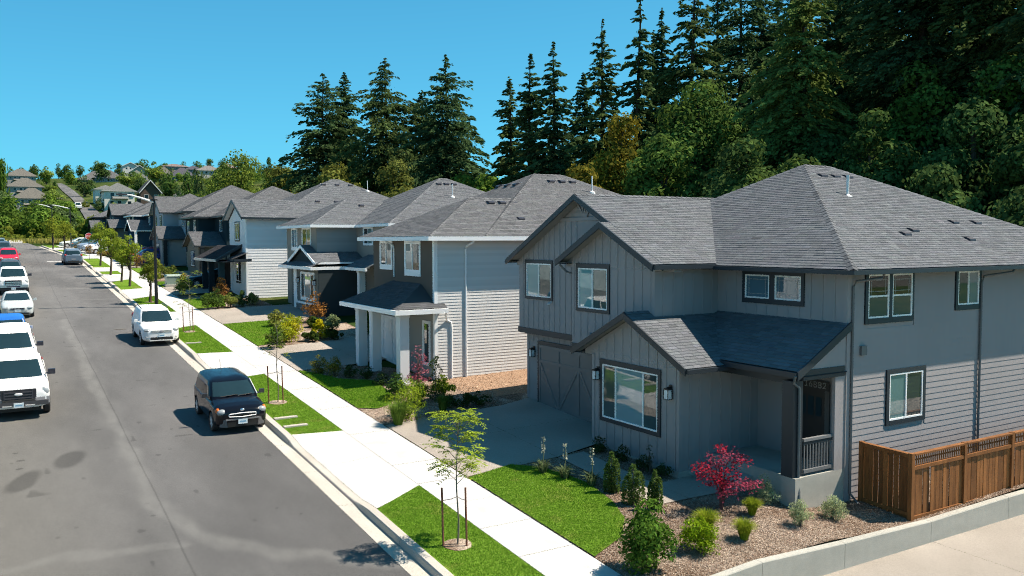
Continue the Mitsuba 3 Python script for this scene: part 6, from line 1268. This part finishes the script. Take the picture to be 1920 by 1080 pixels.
SUVB = dict(L=4.78, W=1.91, st=[(0, .40, .78, .55), (.06, .30, .88, .76), (.25, .24, .98, .88), (.6, .22, 1.05, .94), (1.25, .22, 1.10, .955), (3.0, .22, 1.12, .955), (4.4, .24, 1.14, .94), (4.68, .3, 1.14, .88), (4.78, .42, 1.08, .78)], cab=[(1.05, 1.15, 4.72, .92), (1.16, 1.32, 4.70, .90), (1.45, 1.78, 4.55, .82), (1.66, 2.12, 4.38, .72), (1.73, 2.35, 4.2, .62)], glass=(1.13, 1.62), side=[(.14, .38), (.41, .66), (.70, .90)], wheels=(.92, 3.71, .37), mirror=(1.55, 0, 1.2),
            bits=front_bits(0, 0, [dict(box=(-.02, .05, -.5, .5, .72, .86), c=(.35, .36, .37)), dict(box=(-.03, -.02, -.52, .52, .775, .795), c=(.75, .75, .75), m='chrome'), dict(box=(-.03, -.02, -.52, .52, .84, .86), c=(.75, .75, .75), m='chrome'), dict(ell=((-.03, 0, .80), (.02, .11, .075)), c=(.25, .25, .27))], (.17, .68, .86, (.16, .19, .09)), .50, dict(tail=(4.66, .78, 1.1), more={'bumper': [dict(box=(-.01, .12, -.55, .55, .36, .50), c=(.02, .02, .02)), dict(box=(-.03, .05, -.6, .6, .31, .35), c=(.6, .6, .6)), dict(ell=((.12, .68, .50), (.1, .13, .06)), c=(.30, .30, .31), both=1)], 'roof_rail': [dict(tube=[(2.35, .66, 1.75), (2.7, .68, 1.80), (4.0, .66, 1.80), (4.25, .64, 1.74)], r=.026, c=(.03, .03, .04), both=1)]})))
SEDAN = dict(L=4.84, W=1.83, st=[(0, .38, .66, .5), (.07, .28, .72, .72), (.3, .2, .80, .84), (.7, .18, .88, .90), (1.4, .18, .96, .915), (3.2, .18, 1.0, .915), (4.4, .2, 1.02, .88), (4.75, .28, .98, .8), (4.84, .4, .92, .72)], cab=[(.90, 1.25, 4.35, .87), (1.0, 1.5, 4.15, .85), (1.22, 2.0, 3.75, .76), (1.38, 2.35, 3.4, .66), (1.44, 2.6, 3.2, .56)], glass=(.99, 1.37), side=[(.2, .5), (.53, .84)], wheels=(.95, 3.75, .33), mirror=(1.75, 0, 1.02),
             bits=front_bits(0, 0, [dict(box=(-.03, .1, -.38, .38, .61, .68), c=(.01, .01, .02)), dict(box=(-.035, -.028, -.40, .40, .68, .69), c=(.7, .7, .7), m='chrome')], (.18, .64, .69, (.2, .2, .055)), .44, dict(tail=(4.7, .68, .9), tr=(.1, .2, .07), more={'bumper': [dict(box=(-.02, .1, -.62, .62, .30, .38), c=(.015, .015, .018))]})))
def pickup(L, W, H, face): 
    zt = 1.15 * H / 1.9; b = dict(L=L, W=W, st=[(0, .50, zt - .12, W * .42), (.06, .42, zt - .04, W * .47), (.3, .40, zt, W * .49), (1.3, .38, zt + .06, W * .5), (2.6, .38, zt + .1, W * .5), (L - .1, .45, zt + .12, W * .5), (L, .5, zt + .1, W * .48)], cab=[(zt - .05, 1.28, 3.55, W * .475), (zt + .08, 1.4, 3.52, W * .47), (H - .35, 1.85, 3.45, W * .43), (H - .1, 2.12, 3.35, W * .39), (H - .03, 2.35, 3.2, W * .33)], glass=(zt + .07, H - .14), side=[(.2, .52), (.56, .92)], wheels=(.98, L - 1.35, .40), mirror=(1.55, 0, zt + .22), mirror_size=1.35, mirror_col=(.02, .02, .03), bed=(3.65, L - .12, W * .42, .75))
    G = [dict(box=(-.03, .04, -.55, .55, zt - .42, zt - .06), c=(.02, .02, .025))]
    if face == 'old':
        G += [dict(box=(-.05, -.03, -.42, .42, z, z + .035), c=(.05, .05, .06)) for z in (zt - .37, zt - .27, zt - .17)] + [dict(ell=((-.055, 0, zt - .22), (.02, .13, .055)), c=(.62, .62, .62)), dict(box=(-.05, -.03, .42, .45, zt - .40, zt - .08), c=(.04, .04, .05), both=1)]
        more = {'bumper': [dict(box=(-.10, .12, -W * .46, W * .46, .52, .68), c=(.05, .05, .055)), dict(hexa=[(-.10, .52, .54), (.2, .52, .54), (.3, W * .485, .54), (.05, W * .485, .54), (-.10, .52, .78), (.2, .52, .78), (.3, W * .485, .78), (.05, W * .485, .78)], c=(.17, .175, .19), both=1), dict(box=(-.09, .1, -.5, .5, .69, .74), c=(.03, .03, .03)), dict(box=(-.112, -.1, -.5, -.2, .53, .56), c=(.5, .5, .5)), dict(box=(-.112, -.1, .2, .5, .53, .56), c=(.5, .5, .5))]}
        pz = .48
    else:
        G += [dict(box=(-.06, -.03, -.52, .52, z, z + .075), c=(.68, .69, .7), m='chrome') for z in (zt - .38, zt - .24)] + [dict(box=(-.06, -.03, -.55, .55, zt - .09, zt - .05), c=(.1, .1, .12))]
        more = {'bumper': [dict(box=(-.14, .1, -W * .47, W * .47, .60, .80), c=(.72, .73, .75), m='chrome'), dict(box=(-.145, -.139, -.45, .45, .64, .72), c=(.02, .02, .05)), dict(box=(-.10, .1, -W * .45, W * .45, .42, .595), c=(.02, .02, .025))]}
        pz = .45
    more['running_gap'] = [dict(box=(.3, L - .3, -W * .35, W * .35, .25, .5), c=(.01, .01, .01))]
    b['bits'] = front_bits(0, 0, G, (.10, W * .40, zt - .2, (.10, .16, .17)), pz, dict(tail=(L - .02, W * .46, zt - .1), tr=(.04, .05, .2), more=more), uf=-.11); return b
WHITE = (.66, .67, .67)
car('black boxy hatchback car parked by the nearest driveway', 'car', 6.82, 31.4, -90, BOXY, (.004, .0045, .008))
car('white SUV with dark roof rails parked at the right kerb', 'car', 7.02, 50.2, -90, SUVB, WHITE)
CROSS = dict(SUVB); CROSS['bits'] = dict(SUVB['bits']); CROSS['bits']['tail_trim'] = [dict(box=(4.76, 4.80, -.55, .55, .36, .52), c=(.03, .03, .03)), dict(hexa=[(4.5, .6, .35), (4.74, .6, .35), (4.6, .93, .35), (4.4, .93, .35), (4.5, .6, .62), (4.78, .6, .62), (4.66, .92, .62), (4.4, .92, .62)], c=(.03, .03, .03), both=1), dict(box=(4.785, 4.80, -.2, .2, .62, .74), c=(.25, .27, .3))]
car('blue-grey crossover seen from behind by the stop line', 'car', 6.55, 107.3, 90, CROSS, (.10, .145, .20))
car('white pickup truck with dark bumper, frontmost at the left edge', 'pickup truck', .28, 37.1, -90, pickup(5.5, 2.0, 1.9, 'old'), WHITE)
WSUV = dict(pickup(5.6, 2.02, 1.95, 'new')); WSUV.pop('bed'); WSUV['cab'] = [(1.13, 1.3, 5.4, .96), (1.26, 1.45, 5.38, .95), (1.6, 1.95, 5.25, .86), (1.85, 2.25, 5.1, .78), (1.92, 2.5, 4.9, .66)]; WSUV['glass'] = (1.24, 1.80); WSUV['side'] = [(.16, .40), (.44, .66), (.70, .92)]
car('large white SUV right behind the frontmost white pickup', 'SUV', .12, 43.6, -90, WSUV, WHITE)
car('bright blue hatchback car mostly hidden behind the large white SUV', 'car', .05, 50.2, -90, dict(BOXY, mirror_col=(.3, .35, .45)), (.015, .10, .36))
car('silver sedan car between the blue car and a white pickup', 'car', .62, 63.6, -90, SEDAN, (.36, .40, .41))
car('tall white heavy-duty pickup truck with chrome grille', 'pickup truck', .55, 78.2, -90, pickup(6.1, 2.08, 2.0, 'new'), WHITE)
car('dark grey car between the tall white pickup and the red SUV', 'car', .45, 88.5, -90, SUVB, (.05, .06, .075))
car('red SUV in the left row of parked cars', 'car', .42, 107.5, -90, SUVB, (.52, .012, .035))
car('dark blue-grey SUV behind the red one', 'car', -.1, 124, -90, SUVB, (.05, .075, .10))
car('grey-blue SUV at the far end of the left row', 'car', -.6, 134, -90, SUVB, (.10, .15, .17))
car('dark teal sedan car in the driveway of the white house', 'car', 15.2, 75.2, 180, SEDAN, (.012, .022, .028), group='cars in the driveways')
car('blue SUV in the driveway behind the lamp post', 'car', 13.4, 100.6, 180, SUVB, (.012, .025, .16), group='cars in the driveways')
car('red car behind the blue SUV in the same driveway', 'car', 13.6, 104.2, 180, SUVB, (.42, .02, .05), group='cars in the driveways')
car('silver SUV in the driveway by the stop sign', 'car', 11.4, 126.2, 180, SUVB, (.52, .55, .60), group='cars in the driveways')
car('white car beside the silver SUV in the far driveway', 'car', 11.8, 123.6, 180, SEDAN, (.74, .75, .74), group='cars in the driveways')
car('blue-grey SUV behind the silver one in the far driveway', 'car', 11.0, 130.2, 180, SUVB, (.16, .22, .30), group='cars in the driveways')
car('dark teal hatchback car in the farthest driveway', 'car', 10.2, 136.2, 180, BOXY, (.05, .10, .12), group='cars in the driveways')
car('pale green-grey car at the farthest driveway edge', 'car', 9.4, 140.0, 180, SEDAN, (.50, .54, .50), group='cars in the driveways')
def hillcar():
    k = thing('parked_car', 'tiny white van parked on the far hill road', 'van'); x, y = 22.2, 326.; z = float(land(x, y)) + .3
    part(k, 'body', MB().hexa([(x - 1, y - 2.6, z + .3), (x + 1, y - 2.6, z + .3), (x + 1, y + 2.6, z + .3), (x - 1, y + 2.6, z + .3), (x - 1, y - 2.6, z + 1.1), (x + 1, y - 2.6, z + 1.1), (x + .95, y + 2.6, z + 2.1), (x - .95, y + 2.6, z + 2.1)], WHITE).hexa([(x - .97, y - 1.5, z + 1.25), (x + .97, y - 1.5, z + 1.25), (x + .96, y + 2.6, z + 1.25), (x - .96, y + 2.6, z + 1.25), (x - .85, y - .8, z + 2.2), (x + .85, y - .8, z + 2.2), (x + .85, y + 2.5, z + 2.2), (x - .85, y + 2.5, z + 2.2)], WHITE), 'car_paint')
    part(k, 'windshield', MB().quad((x - .85, y - 1.5, z + 1.35), (x + .85, y - 1.5, z + 1.35), (x + .75, y - .95, z + 2.05), (x - .75, y - .95, z + 2.05), (.02, .02, .03)), 'dark_glass')
    for sx_ in (-.9, .9):
        for sy_ in (-1.7, 1.7): part(k, 'wheel', MB().tube([(x + sx_ - .1, y + sy_, z + .33), (x + sx_ + .1, y + sy_, z + .33)], .35, (.02, .02, .02), k=12), 'rubber')
hillcar()
# houses across the street, outside the frame but mirrored in the windows
for y0, c in ((8, (.42, .45, .46)), (26, (.35, .42, .44)), (44, (.52, .56, .56)), (62, (.40, .47, .48)), (80, (.5, .53, .53)), (98, (.35, .40, .42)), (116, (.5, .55, .55)), (134, (.45, .5, .5))):
    h = thing('house', 'plain gabled house across the street, outside the picture', 'house', 'houses across the street outside the picture'); z = float(prof(y0 + 6)) + .3
    wall(h, -24, -13, y0, y0 + 12.5, z - 1.5, z + 6, c); R = new_roof(h); hip(h, R, -24.5, -12.5, y0 - .5, y0 + 13, z + 6.1, .5, WT, detail=0, col=SH); end_roof(R)
    for yy in (y0 + 2, y0 + 8):
        for zz in (z + 1, z + 3.9): part(h, 'window', MB().box(-13.0, -12.97, yy - .1, yy + 1.9, zz - .1, zz + 1.5, (.7, .7, .7)).box(-12.969, -12.96, yy, yy + 1.8, zz, zz + 1.4, (.02, .03, .035)), 'satin')
